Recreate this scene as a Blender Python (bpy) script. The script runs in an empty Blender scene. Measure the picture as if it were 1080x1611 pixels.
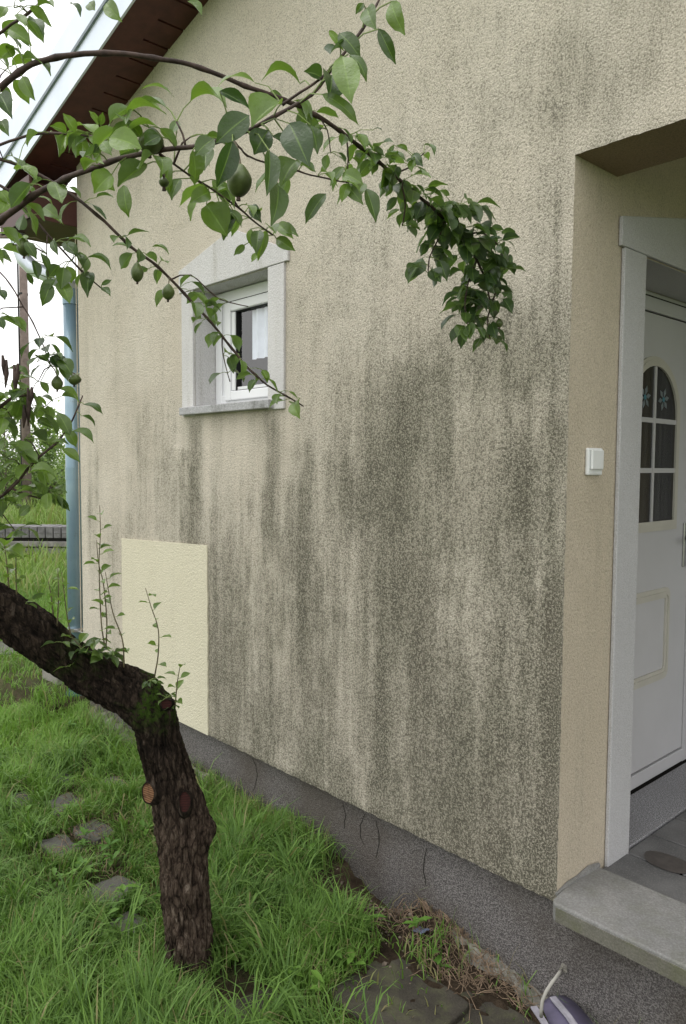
import bpy, bmesh, math, random
import numpy as np
from mathutils import Vector, Matrix, noise as mnoise
random.seed(7); rng = np.random.default_rng(7)
scene = bpy.context.scene
R = math.radians

# ------------------------------------------------------------------ camera (recovered from the vanishing points)
CX, CY, F = 540.0, 805.5, 1203.8          # photograph is 1080 x 1611
def unit(v): return v / np.linalg.norm(v)
_L = unit(np.array([-1106.0, 724 - CY, F])); _R = np.array([1315.0, 740 - CY, F])
_R = unit(_R - _L * _L.dot(_R)); _X = -_L; _Y = _R; _Z = np.cross(_X, _Y)
MC = np.array([_X, _Y, _Z])               # world = MC @ camera (x right, y down, z forward)
CAM = np.array([0.0, -2.1, 1.75])
cam_data = bpy.data.cameras.new('camera'); cam = bpy.data.objects.new('camera', cam_data)
scene.collection.objects.link(cam); scene.camera = cam
cam_data.sensor_fit = 'HORIZONTAL'; cam_data.sensor_width = 36.0; cam_data.lens = F / 1080 * 36
cam_data.clip_end = 2000; cam_data.clip_start = 0.05
RV, UV, BV = MC[:, 0], -MC[:, 1], -MC[:, 2]
cam.matrix_world = Matrix(((RV[0], UV[0], BV[0], CAM[0]), (RV[1], UV[1], BV[1], CAM[1]), (RV[2], UV[2], BV[2], CAM[2]), (0, 0, 0, 1)))
cam_data.dof.use_dof = False
scene.render.resolution_x = 686; scene.render.resolution_y = 1024

# ------------------------------------------------------------------ light
SUN_EL, SUN_AZ = 70.0, 205.0              # overcast: wide soft sun, high, from the front left of the wall
world = bpy.data.worlds.new('World'); scene.world = world; world.use_nodes = True
wn = world.node_tree; wn.nodes.clear()
sky = wn.nodes.new('ShaderNodeTexSky'); sky.sky_type = 'NISHITA'; sky.sun_disc = False
sky.sun_elevation = R(SUN_EL); sky.sun_rotation = R(SUN_AZ); sky.dust_density = 6.0; sky.air_density = 1.0; sky.ozone_density = 1.0
hs = wn.nodes.new('ShaderNodeHueSaturation'); hs.inputs['Saturation'].default_value = 0.12; hs.inputs['Value'].default_value = 1.0
mxw = wn.nodes.new('ShaderNodeMixRGB'); mxw.inputs[0].default_value = 0.72; mxw.inputs[2].default_value = (15.3, 15.15, 15.0, 1)
bg = wn.nodes.new('ShaderNodeBackground'); bg.inputs['Strength'].default_value = 0.10
wo = wn.nodes.new('ShaderNodeOutputWorld')
wn.links.new(sky.outputs[0], hs.inputs['Color']); wn.links.new(hs.outputs[0], mxw.inputs[1])
wn.links.new(mxw.outputs[0], bg.inputs['Color']); wn.links.new(bg.outputs[0], wo.inputs[0])
sd = bpy.data.lights.new('sun', 'SUN'); sd.energy = 0.5; sd.angle = R(40); sd.color = (1.0, 0.97, 0.92)
sun = bpy.data.objects.new('sun', sd); scene.collection.objects.link(sun)
_sv = Vector((math.sin(R(SUN_AZ)) * math.cos(R(SUN_EL)), math.cos(R(SUN_AZ)) * math.cos(R(SUN_EL)), math.sin(R(SUN_EL))))
sun.rotation_euler = _sv.to_track_quat('Z', 'Y').to_euler()
scene.view_settings.view_transform = 'Standard'; scene.view_settings.look = 'None'
scene.view_settings.exposure = 0.54; scene.view_settings.gamma = 1.0; scene.view_settings.use_curve_mapping = False
scene.cycles.max_bounces = 8; scene.cycles.transparent_max_bounces = 8

# ------------------------------------------------------------------ surveying helpers: where a ray meets a wall, the ground, a depth
def ray(px, py): return MC @ np.array([px - CX, py - CY, F]) / F
def W(px, py, y=0.0):
    d = ray(px, py); t = (y - CAM[1]) / d[1]; return CAM + t * d
def G(px, py, z=0.0):
    d = ray(px, py); t = (z - CAM[2]) / d[2]; return CAM + t * d
def P(px, py, depth): return Vector(CAM + ray(px, py) * depth)

# ------------------------------------------------------------------ object helpers
COL = scene.collection
def mesh_obj(name, verts, faces, mat=None, parent=None, smooth=False):
    me = bpy.data.meshes.new(name); me.from_pydata([tuple(v) for v in verts], [], [tuple(f) for f in faces]); me.update()
    return link(name, me, mat, parent, smooth)
def link(name, me, mat=None, parent=None, smooth=False):
    o = bpy.data.objects.new(name, me); COL.objects.link(o)
    if mat: me.materials.append(mat)
    if smooth: me.polygons.foreach_set('use_smooth', [True] * len(me.polygons))
    if parent: o.parent = parent
    return o
def np_mesh(name, V, Fq, mat=None, parent=None, smooth=False, attrs=None):
    """fast mesh from arrays; Fq is (n,k) with equal k"""
    me = bpy.data.meshes.new(name); V = np.asarray(V, dtype=np.float32); Fq = np.asarray(Fq, dtype=np.int32); k = Fq.shape[1]
    me.vertices.add(len(V)); me.vertices.foreach_set('co', V.ravel())
    me.loops.add(Fq.size); me.loops.foreach_set('vertex_index', Fq.ravel())
    me.polygons.add(len(Fq)); me.polygons.foreach_set('loop_start', np.arange(0, Fq.size, k, dtype=np.int32))
    me.polygons.foreach_set('loop_total', np.full(len(Fq), k, dtype=np.int32))
    me.update(calc_edges=True); me.validate()
    for an, arr in (attrs or {}).items():
        a = me.attributes.new(an, 'FLOAT', 'POINT'); a.data.foreach_set('value', np.asarray(arr, dtype=np.float32).ravel())
    return link(name, me, mat, parent, smooth)
def empty(name, loc, label=None, cat=None, group=None):
    o = bpy.data.objects.new(name, None); COL.objects.link(o); o.location = loc; o.empty_display_size = 0.1
    tag(o, label, cat, group); return o
def tag(o, label=None, cat=None, group=None, kind=None):
    if label: o['label'] = label
    if cat: o['category'] = cat
    if group: o['group'] = group
    if kind: o['kind'] = kind
    return o
class MB:
    """collects shapes, links them as ONE mesh object; coordinates are world, made local to an unrotated parent"""
    def __init__(s): s.v = []; s.f = []
    def box(s, x0, x1, y0, y1, z0, z1, jit=0):
        n = len(s.v); s.v += [(x, y, z) for z in (z0, z1) for y in (y0, y1) for x in (x0, x1)]
        s.f += [tuple(n + i for i in q) for q in ((0, 2, 3, 1), (4, 5, 7, 6), (0, 1, 5, 4), (2, 6, 7, 3), (0, 4, 6, 2), (1, 3, 7, 5))]; return s
    def prism(s, pts, off):
        n = len(s.v); m = len(pts); off = Vector(off)
        s.v += [tuple(Vector(p)) for p in pts] + [tuple(Vector(p) + off) for p in pts]
        s.f += [tuple(range(n, n + m)), tuple(range(n + 2 * m - 1, n + m - 1, -1))]
        s.f += [(n + i, n + m + i, n + m + (i + 1) % m, n + (i + 1) % m) for i in range(m)]; return s
    def tube(s, pts, rad, k=8, caps=True):
        pts = [Vector(p) for p in pts]; rad = rad if hasattr(rad, '__len__') else [rad] * len(pts); n = len(s.v); ref = None
        for i, p in enumerate(pts):
            t = (pts[min(i + 1, len(pts) - 1)] - pts[max(i - 1, 0)]).normalized()
            if ref is None: ref = t.orthogonal().normalized()
            ref = (ref - t * ref.dot(t)).normalized(); b = t.cross(ref)
            s.v += [tuple(p + (ref * math.cos(a) + b * math.sin(a)) * rad[i]) for a in (2 * math.pi * j / k for j in range(k))]
        for i in range(len(pts) - 1):
            s.f += [(n + i * k + j, n + i * k + (j + 1) % k, n + (i + 1) * k + (j + 1) % k, n + (i + 1) * k + j) for j in range(k)]
        if caps: s.f += [tuple(range(n + k - 1, n - 1, -1)), tuple(n + (len(pts) - 1) * k + j for j in range(k))]
        return s
    def build(s, name, mat, parent=None, smooth=False, bevel=0, seg=2):
        off = Vector(parent.location) if parent else Vector((0, 0, 0))
        if parent and parent.parent: off = off + Vector(parent.parent.location)
        o = mesh_obj(name, [Vector(v) - off for v in s.v], s.f, mat, parent, smooth)
        bm = bmesh.new(); bm.from_mesh(o.data); bmesh.ops.recalc_face_normals(bm, faces=bm.faces)
        if bevel: bmesh.ops.bevel(bm, geom=list(bm.edges), offset=bevel, segments=seg, affect='EDGES', profile=0.5, clamp_overlap=True)
        bm.to_mesh(o.data); bm.free()
        if smooth: o.data.polygons.foreach_set('use_smooth', [True] * len(o.data.polygons))
        return o
def vnoise(x, y, seed=0):
    """vectorised smooth value noise, 0..1"""
    xi = np.floor(x).astype(np.int64); yi = np.floor(y).astype(np.int64); fx = x - xi; fy = y - yi
    fx = fx * fx * (3 - 2 * fx); fy = fy * fy * (3 - 2 * fy)
    def h(a, b):
        n = (a * 374761393 + b * 668265263 + seed * 974711) & 0x7fffffff; n = ((n ^ (n >> 13)) * 1274126177) & 0x7fffffff
        return ((n ^ (n >> 16)) & 0xffff) / 65535.0
    return (h(xi, yi) * (1 - fx) + h(xi + 1, yi) * fx) * (1 - fy) + (h(xi, yi + 1) * (1 - fx) + h(xi + 1, yi + 1) * fx) * fy
def sstep(a, b, x): t = np.clip((x - a) / (b - a), 0, 1); return t * t * (3 - 2 * t)

# ------------------------------------------------------------------ materials
class NT:
    def __init__(s, name):
        s.m = bpy.data.materials.new(name); s.m.use_nodes = True; s.t = s.m.node_tree; s.n = s.t.nodes
        s.b = s.n['Principled BSDF']; s.out = s.n['Material Output']; s.tc = s.n.new('ShaderNodeTexCoord')
    def set(s, **k):
        for a, v in k.items():
            s.b.inputs[{'rough': 'Roughness', 'spec': 'Specular IOR Level', 'metal': 'Metallic', 'coat': 'Coat Weight', 'col': 'Base Color'}[a]].default_value = v
        return s
    def L(s, a, b): s.t.links.new(a, b)
    def mapping(s, scale=(1, 1, 1), src=None):
        mp = s.n.new('ShaderNodeMapping'); mp.inputs['Scale'].default_value = scale; s.L(src or s.tc.outputs['Object'], mp.inputs[0]); return mp.outputs[0]
    def noise(s, scale, detail=3, rough=.55, vec=None, dist=0):
        t = s.n.new('ShaderNodeTexNoise'); t.inputs['Scale'].default_value = scale; t.inputs['Detail'].default_value = detail
        t.inputs['Roughness'].default_value = rough; t.inputs['Distortion'].default_value = dist; s.L(vec or s.tc.outputs['Object'], t.inputs['Vector']); return t.outputs[0]
    def voro(s, scale, vec=None, feature='F1'):
        t = s.n.new('ShaderNodeTexVoronoi'); t.feature = feature; t.inputs['Scale'].default_value = scale; s.L(vec or s.tc.outputs['Object'], t.inputs['Vector']); return t
    def ramp(s, fac, stops):
        t = s.n.new('ShaderNodeValToRGB'); s.L(fac, t.inputs[0]); e = t.color_ramp.elements
        while len(e) < len(stops): e.new(0.5)
        for i, (p, c) in enumerate(stops): e[i].position = p; e[i].color = (*c, 1) if len(c) == 3 else c
        return t.outputs[0]
    def mr(s, v, a, b, c=0.0, d=1.0):
        t = s.n.new('ShaderNodeMapRange'); t.interpolation_type = 'SMOOTHSTEP'
        for i, x in enumerate((v, a, b, c, d)):
            if hasattr(x, 'is_output'): s.L(x, t.inputs[i])
            else: t.inputs[i].default_value = x
        return t.outputs[0]
    def math(s, op, a, b=0.0, clamp=False):
        t = s.n.new('ShaderNodeMath'); t.operation = op; t.use_clamp = clamp
        for i, x in enumerate((a, b)):
            if hasattr(x, 'is_output'): s.L(x, t.inputs[i])
            else: t.inputs[i].default_value = x
        return t.outputs[0]
    def mix(s, fac, a, b, mode='MIX'):
        t = s.n.new('ShaderNodeMixRGB'); t.blend_type = mode
        for i, x in enumerate((fac, a, b)):
            if hasattr(x, 'is_output'): s.L(x, t.inputs[i])
            else: t.inputs[i].default_value = (*x, 1) if hasattr(x, '__len__') and len(x) == 3 else x
        return t.outputs[0]
    def attr(s, name):
        t = s.n.new('ShaderNodeAttribute'); t.attribute_name = name; return t.outputs['Fac']
    def color(s, c): s.L(c, s.b.inputs['Base Color']); return s
    def bump(s, h, dist=.002, strength=1.0):
        t = s.n.new('ShaderNodeBump'); t.inputs['Distance'].default_value = dist; t.inputs['Strength'].default_value = strength
        s.L(h, t.inputs['Height']); s.L(t.outputs[0], s.b.inputs['Normal']); return s

def plaster(name, tint_a, tint_b, grain=150, bump=.004, dirty=0.0, streaky=True, use_attr=False, pit0=.42):
    m = NT(name).set(rough=.95, spec=.12)
    vec = m.mapping((1.0, 1.0, .72)) if streaky else m.tc.outputs['Object']
    vo = m.voro(grain, m.mapping((1.0, 1.0, .8)))                    # grains of the render
    g = m.noise(grain, 2, .6, vec); g2 = m.noise(grain * 2.3, 1, .5, vec)
    pitv = m.math('ADD', m.math('MULTIPLY', g, .62), m.math('MULTIPLY', g2, .38))
    hgt = m.math('SUBTRACT', pitv, m.math('MULTIPLY', vo.outputs['Distance'], .35))
    big = m.noise(1.6, 4, .6)
    base = m.mix(m.mr(big, .35, .7), tint_a, tint_b)
    if use_attr: d = m.attr('dirt')
    else:
        st = m.noise(7, 5, .65, m.mapping((1.6, 1.6, .16)))          # vertical run-off marks
        d = m.math('MULTIPLY', m.mr(st, .42, .75), dirty)
    d = m.math('ADD', d, m.math('MULTIPLY', m.math('SUBTRACT', m.noise(15, 5, .7, m.mapping((1, 1, .4))), .5), m.mr(d, 0.0, .5, .0, .60)), True)
    d = m.math('ADD', d, m.math('MULTIPLY', m.math('SUBTRACT', m.noise(48, 4, .65, m.mapping((1, 1, .09))), .5), m.mr(d, 0.05, .4, .0, .42)), True)
    film = m.mix(m.mr(m.noise(2.3, 4), .38, .62), (.335, .313, .25), (.30, .285, .222))
    base = m.mix(m.mr(d, 0.0, .75, 0.0, .92), base, film)
    # algae sits in the pits between grains: more pits fill, and fill darker, as the dirt grows
    thr = m.mr(d, 0.0, 1.0, .425, .54)
    pit = m.mr(pitv, m.math('SUBTRACT', thr, .085), m.math('ADD', thr, .085), 1.0, 0.0)
    pitc = m.mix(m.mr(m.noise(3.1, 3), .4, .65), (.075, .070, .053), (.095, .086, .066))
    col = m.mix(m.math('MULTIPLY', pit, m.mr(d, 0.0, .9, pit0, .88)), base, pitc)
    col = m.mix(1.0, col, m.mr(m.noise(grain * 2.2, 2), .3, .7, .80, 1.10), 'MULTIPLY')
    m.color(col).bump(hgt, bump, 1.0)
    return m.m
def simple(name, col, rough=.6, spec=.4, metal=0, var=.12, scale=18, bump=0, bscale=60, stain=None):
    m = NT(name).set(rough=rough, spec=spec, metal=metal)
    n = m.noise(scale, 4, .6)
    c = m.mix(m.mr(n, .3, .7), tuple(x * (1 - var) for x in col), tuple(min(1, x * (1 + var)) for x in col))
    if stain:
        c = m.mix(m.math('MULTIPLY', m.mr(m.noise(stain[1], 5, .7), .5, .72), stain[2]), c, stain[0])
    m.color(c)
    if bump: m.bump(m.noise(bscale, 4, .6), bump)
    return m.m
CREAM_A, CREAM_B = (.60, .543, .455), (.65, .597, .51)
M = {}
M['wall'] = plaster('weathered_plaster', CREAM_A, CREAM_B, grain=165, bump=.007, use_attr=True)
M['wall_side'] = plaster('side_plaster', (.54, .475, .37), (.59, .52, .415), grain=150, bump=.005, dirty=.22, pit0=.20)
M['patch'] = plaster('fresh_cream_paint', (.66, .62, .48), (.69, .65, .51), grain=135, bump=.006, dirty=.12, pit0=.12)
M['trim'] = plaster('grey_trim_plaster', (.58, .57, .57), (.65, .64, .64), grain=150, bump=.004, dirty=.30, pit0=.12)
M['trim_clean'] = plaster('pale_door_trim_plaster', (.50, .50, .51), (.54, .54, .55), grain=170, bump=.003, dirty=.08, pit0=.08)
def plinth_mat():
    m = NT('pebble_plinth').set(rough=.9, spec=.2)
    v = m.voro(170); n = m.noise(210, 3, .7)
    speck = m.mix(m.mr(n, .42, .6), (.026, .023, .021), (.33, .31, .30))
    c = m.mix(.45, m.ramp(m.math('FRACT', m.math('MULTIPLY', v.outputs['Distance'], 3.1)), [(0, (.05, .045, .045)), (1, (.21, .2, .2))]), speck)
    big = m.mr(m.noise(2.2, 4), .35, .65)
    c = m.mix(m.math('MULTIPLY', big, .6), c, (.075, .062, .047))
    crack = m.mr(m.noise(3.2, 3, .5, m.mapping((1.6, 1, .25)), .6), .495, .512)
    crack2 = m.mr(m.noise(3.2, 3, .5, m.mapping((1.6, 1, .25)), .6), .512, .53, 1, 0)
    c = m.mix(m.math('MULTIPLY', m.math('MULTIPLY', crack, crack2), .0), c, (.02, .02, .02))
    m.color(c).bump(m.math('ADD', n, v.outputs['Distance']), .003); return m.m
M['plinth'] = plinth_mat()
M['pvc'] = simple('white_pvc', (.74, .75, .77), .32, .5, var=.03, scale=5)
M['door'] = simple('white_door_paint', (.50, .50, .515), .42, .45, var=.03, scale=3)
M['door_trim'] = simple('ivory_door_moulding', (.50, .485, .43), .45, .45, var=.04, scale=6)
M['rubber'] = simple('black_gasket', (.012, .012, .013), .6, .3)
M['steel'] = simple('brushed_handle', (.5, .5, .5), .3, .5, metal=1)
M['sill'] = simple('granite_sill', (.36, .36, .37), .75, .3, var=.35, scale=260, bump=.001, bscale=200, stain=((.10, .10, .085), 9, .7))
def granite(name, dark, light, sc=230):
    m = NT(name).set(rough=.55, spec=.35)
    c = m.mix(m.mr(m.noise(sc, 2, .7), .36, .64), dark, light)
    c = m.mix(m.math('MULTIPLY', m.mr(m.noise(5, 4), .4, .7), .4), c, tuple(x * .5 for x in light))
    m.color(c).bump(m.noise(sc, 2), .0006); return m.m
M['granite'] = granite('speckled_granite', (.085, .085, .09), (.44, .44, .46))
def concrete(name, a, b, green=.25, rough=.9, gs=9):
    m = NT(name).set(rough=rough, spec=.25)
    c = m.mix(m.mr(m.noise(4, 5, .65), .3, .7), a, b)
    c = m.mix(m.mr(m.noise(160, 3, .6), .35, .75), m.mix(1.0, c, (.72, .72, .7), 'MULTIPLY'), c)
    c = m.mix(m.math('MULTIPLY', m.mr(m.noise(gs, 4, .7), .45, .7), green), c, (.10, .11, .05))
    blk = m.mr(m.noise(70, 3, .8), .66, .72)
    c = m.mix(m.math('MULTIPLY', blk, .6), c, (.05, .05, .045))
    m.color(c).bump(m.noise(110, 4, .7), .0025); return m.m
M['coping'] = concrete('coping_concrete', (.23, .23, .228), (.32, .316, .31), .22)
M['coping_edge'] = concrete('mossy_concrete_edge', (.15, .145, .12), (.22, .215, .185), .5)
M['slab'] = concrete('old_path_concrete', (.048, .043, .035), (.092, .083, .068), .6)
M['stone'] = concrete('grey_stepping_stone', (.085, .082, .078), (.155, .15, .145), .5)
M['mortar'] = concrete('crumbly_mortar', (.20, .19, .165), (.34, .325, .295), .4, gs=14)
def paver_mat():
    m = NT('porch_pavers').set(rough=.6, spec=.4)
    c = m.mix(m.mr(m.noise(6, 4), .3, .7), (.085, .085, .085), (.15, .15, .15))
    c = m.mix(m.math('MULTIPLY', m.mr(m.noise(180, 2), .5, .7), .4), c, (.26, .26, .26))
    m.color(c).bump(m.noise(120, 3), .001); return m.m
M['paver'] = paver_mat()
M['joint'] = simple('dark_joint', (.018, .017, .015), .95, .1)
M['stain'] = simple('wet_stain', (.068, .060, .055), .5, .3, var=.2, scale=30)
M['maroon'] = simple('maroon_wood', (.082, .024, .020), .55, .4, var=.22, scale=11, bump=.0008, bscale=30)
M['maroon_box'] = simple('maroon_eave_box', (.060, .018, .015), .5, .45, var=.15, scale=7)
M['flashing'] = simple('galvanised_flashing', (.62, .68, .78), .38, .5, metal=.35, var=.06, scale=3)
M['flash_dark'] = simple('flashing_seam', (.16, .19, .22), .5, .4)
M['roof'] = simple('roof_tiles', (.12, .05, .04), .8, .2)
def pipe_mat():
    m = NT('blue_grey_downpipe').set(rough=.3, spec=.55, metal=.25)
    c = m.mix(m.mr(m.noise(2.5, 3), .4, .65), (.19, .29, .37), (.26, .36, .42))
    m.color(m.mix(m.math('MULTIPLY', m.mr(m.noise(40, 4, .7), .58, .72), .4), c, (.15, .16, .14))); return m.m
M['pipe'] = pipe_mat()
M['zinc'] = simple('zinc_gutter', (.55, .60, .66), .35, .5, metal=.5, var=.1, scale=6)
M['green_pipe'] = simple('blue_green_drain', (.055, .13, .125), .55, .4, var=.3, scale=20)
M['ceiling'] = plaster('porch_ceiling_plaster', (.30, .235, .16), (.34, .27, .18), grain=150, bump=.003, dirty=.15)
def glass_mat():
    m = NT('window_glass').set(rough=.04, spec=.6, col=(.02, .023, .027, 1)); m.b.inputs['IOR'].default_value = 1.5; return m.m
M['glass'] = glass_mat()
def winglass():
    m = NT('clear_window_glass'); g = m.n.new('ShaderNodeBsdfGlossy'); g.inputs['Roughness'].default_value = .02; t = m.n.new('ShaderNodeBsdfTransparent'); t.inputs[0].default_value = (.97, .98, .99, 1)
    f = m.n.new('ShaderNodeFresnel'); f.inputs[0].default_value = 1.5; x = m.n.new('ShaderNodeMixShader'); x.inputs[0].default_value = .14; m.L(t.outputs[0], x.inputs[1]); m.L(g.outputs[0], x.inputs[2]); m.L(x.outputs[0], m.out.inputs[0]); return m.m
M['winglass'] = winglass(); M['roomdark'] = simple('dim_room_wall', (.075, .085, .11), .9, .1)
M['curtain'] = simple('pale_curtain', (.78, .82, .90), .8, .2, var=.05)
def stripe_glass():
    m = NT('dark_door_glass').set(rough=.12, spec=.5)
    v = m.noise(30, 2, .5, m.mapping((1, 1, .02)))
    m.color(m.mix(m.mr(v, .4, .65), (.010, .010, .010), (.035, .036, .034))); return m.m
M['doorglass'] = stripe_glass()
M['sticker'] = simple('pale_sticker', (.17, .20, .215), .5, .3); M['sticker_blue'] = simple('blue_sticker_dot', (.06, .20, .25), .5, .3)
M['bell'] = simple('white_bell_plastic', (.74, .76, .76), .35, .5, var=.03)
def bark_mat():
    m = NT('pear_bark').set(rough=.95, spec=.12)
    v1 = m.mapping((1, 1, .28)); n0 = m.noise(52, 6, .72, v1, .8); b = m.noise(5, 4, .6); ve = m.voro(46, m.mapping((1, 1, .38)), 'DISTANCE_TO_EDGE'); n = m.math('SUBTRACT', n0, m.mr(ve.outputs['Distance'], 0.0, .14, .09, 0.0))
    c = m.ramp(n, [(.30, (.005, .004, .003)), (.46, (.022, .016, .012)), (.58, (.052, .038, .028)), (.72, (.12, .10, .082))])
    low = m.attr('low'); c2 = m.ramp(n, [(.32, (.012, .008, .006)), (.46, (.062, .044, .033)), (.56, (.12, .089, .067)), (.70, (.26, .215, .175))])
    c = m.mix(low, c, c2)
    moss = m.math('MULTIPLY', m.mr(b, .5, .64), m.attr('moss'))
    c = m.mix(m.math('MULTIPLY', moss, m.mr(m.noise(60, 3), .4, .55)), c, (.045, .085, .012))
    m.color(c).bump(n, .022, 1.0); return m.m
M['bark'] = bark_mat()
M['twig'] = simple('twig_bark', (.055, .036, .030), .7, .3, var=.5, scale=40, bump=.001, bscale=200)
M['shoot'] = simple('young_shoot', (.09, .075, .04), .6, .3, var=.4, scale=30)
def leaf_mat(name, a, b, under, gloss=.42, trans=.35):
    m = NT(name).set(spec=.5, rough=gloss)
    t = m.attr('tint'); c = m.mix(t, a, b)
    v = m.attr('vein'); c = m.mix(m.math('MULTIPLY', v, .28), c, tuple(min(1, x * 2.0 + .03) for x in b))
    geo = m.n.new('ShaderNodeNewGeometry'); c2 = m.mix(geo.outputs['Backfacing'], c, m.mix(.55, c, under))
    c2 = m.mix(1.0, c2, m.mr(m.noise(60, 3), .3, .7, .85, 1.12), 'MULTIPLY')
    m.color(c2); m.bump(m.noise(240, 3), .0008)
    tr = m.n.new('ShaderNodeBsdfTranslucent'); m.L(m.mix(1.0, c, (1.7, 1.9, .7), 'MULTIPLY'), tr.inputs[0])
    mx = m.n.new('ShaderNodeMixShader'); mx.inputs[0].default_value = trans
    m.L(m.b.outputs[0], mx.inputs[1]); m.L(tr.outputs[0], mx.inputs[2]); m.L(mx.outputs[0], m.out.inputs[0]); return m.m
M['leaf'] = leaf_mat('pear_leaf', (.030, .060, .022), (.150, .235, .045), (.17, .21, .16), .30, .32)
M['petiole'] = simple('petiole', (.16, .22, .06), .5, .3, var=.2)
M['pear'] = simple('green_pear', (.075, .105, .030), .42, .4, var=.35, scale=45)
def grass_mat():
    m = NT('grass_blades').set(rough=.55, spec=.25)
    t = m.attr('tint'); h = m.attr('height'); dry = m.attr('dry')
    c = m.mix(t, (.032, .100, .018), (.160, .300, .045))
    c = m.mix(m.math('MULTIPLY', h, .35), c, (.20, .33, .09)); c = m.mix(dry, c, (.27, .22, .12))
    m.color(c)
    tr = m.n.new('ShaderNodeBsdfTranslucent'); m.L(m.mix(1.0, c, (1.3, 1.4, .8), 'MULTIPLY'), tr.inputs[0])
    mx = m.n.new('ShaderNodeMixShader'); mx.inputs[0].default_value = .27
    m.L(m.b.outputs[0], mx.inputs[1]); m.L(tr.outputs[0], mx.inputs[2]); m.L(mx.outputs[0], m.out.inputs[0]); return m.m
M['grass'] = grass_mat()
def ground_mat():
    m = NT('garden_ground').set(rough=1.0, spec=.1)
    soil = m.mix(m.mr(m.noise(9, 5, .7), .3, .7), (.030, .022, .015), (.075, .055, .038))
    green = m.mix(m.mr(m.noise(26, 5, .7), .35, .65), (.026, .060, .016), (.075, .14, .035))
    far = m.attr('far'); s = m.attr('soil')
    thatch = m.mix(m.mr(m.noise(70, 4, .7), .4, .6), (.022, .024, .010), (.060, .062, .026)); c = m.mix(m.mr(m.noise(12, 4), .35, .65), soil, thatch); c = m.mix(m.math('MULTIPLY', m.mr(m.noise(30, 5, .7), .5, .7), .35), c, green); c = m.mix(s, c, soil); c = m.mix(far, c, m.mix(m.mr(m.noise(1.2, 6, .75), .3, .7), (.15, .24, .06), (.26, .34, .13)))
    m.color(c).bump(m.noise(38, 6, .75), .02); return m.m
M['ground'] = ground_mat()
M['dry'] = simple('dry_stalk', (.20, .145, .10), .85, .2, var=.5, scale=30)
M['pebble'] = simple('pale_pebble', (.16, .13, .105), .9, .2, var=.5, scale=16, bump=.002)
M['wood_pole'] = simple('weathered_pole', (.16, .125, .115), .9, .15, var=.25, scale=6, bump=.01, bscale=12)
M['black'] = simple('black_cable', (.02, .02, .022), .6, .3)
M['tile'] = simple('grey_tile_stack', (.15, .145, .15), .8, .2, var=.25, scale=9, bump=.004, bscale=40)
M['tile2'] = simple('weathered_grey_boards', (.22, .21, .20), .85, .2, var=.25, scale=9, bump=.004, bscale=40)
M['cable'] = simple('cream_cable', (.32, .31, .28), .6, .3, var=.1)
M['purple'] = simple('purple_grey_sheet', (.105, .095, .15), .45, .4, var=.2, scale=12)
M['strip'] = simple('pale_metal_strip', (.30, .29, .33), .5, .4, var=.15, scale=40)
M['cutwood'] = None
def cut_mat(name, a, b, c0):
    m = NT(name).set(rough=.85, spec=.15)
    w = m.n.new('ShaderNodeTexWave'); w.wave_type = 'BANDS'; w.bands_direction = 'Z'; w.inputs['Scale'].default_value = 46; w.inputs['Distortion'].default_value = 2.0
    m.L(m.tc.outputs['Object'], w.inputs[0]); c = m.mix(w.outputs[1], a, b)
    m.color(m.mix(m.mr(m.noise(34, 3), .45, .7), c, c0)); return m.m
M['cut1'] = cut_mat('fresh_cut_wood', (.10, .045, .022), (.24, .135, .075), (.05, .024, .015))
M['cut2'] = cut_mat('old_red_cut', (.022, .008, .007), (.040, .012, .010), (.012, .006, .005))
M['blueplastic'] = simple('blue_plastic_scrap', (.14, .16, .25), .4, .45, var=.3, scale=50)
M['farleaf'] = leaf_mat('far_foliage', (.11, .17, .07), (.27, .35, .15), (.2, .27, .14), .6, .4)
#@@GEO
# ================================================================== THE HOUSE
SL = 0.235; XL = -4.80; XC = -1.27; ZB = 0.361; ZS = 2.683
def roofz(x): return 3.62 + SL * (x + 4.8)
house = empty('house', (XC, 0, 0), 'cream plastered house with algae-streaked gable wall, small window and white door', 'house')
def ax(a, b, step):
    n = max(1, int(round((b - a) / step))); return list(np.linspace(a, b, n + 1)[:-1])
WX0, WX1, WZ0, WZ1 = -3.41, -2.785, 2.04, 2.625
xs = np.array(ax(XL, WX0, .014) + ax(WX0, WX1, .014) + ax(WX1, XC, .014) + ax(XC, 2.6, .02) + [2.6])
zs = np.array(ax(ZB, WZ0, .016) + ax(WZ0, WZ1, .016) + ax(WZ1, ZS, .015) + ax(ZS, 5.4, .018) + [5.4])
GXx, GZz = np.meshgrid(xs, zs, indexing='ij'); 
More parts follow.
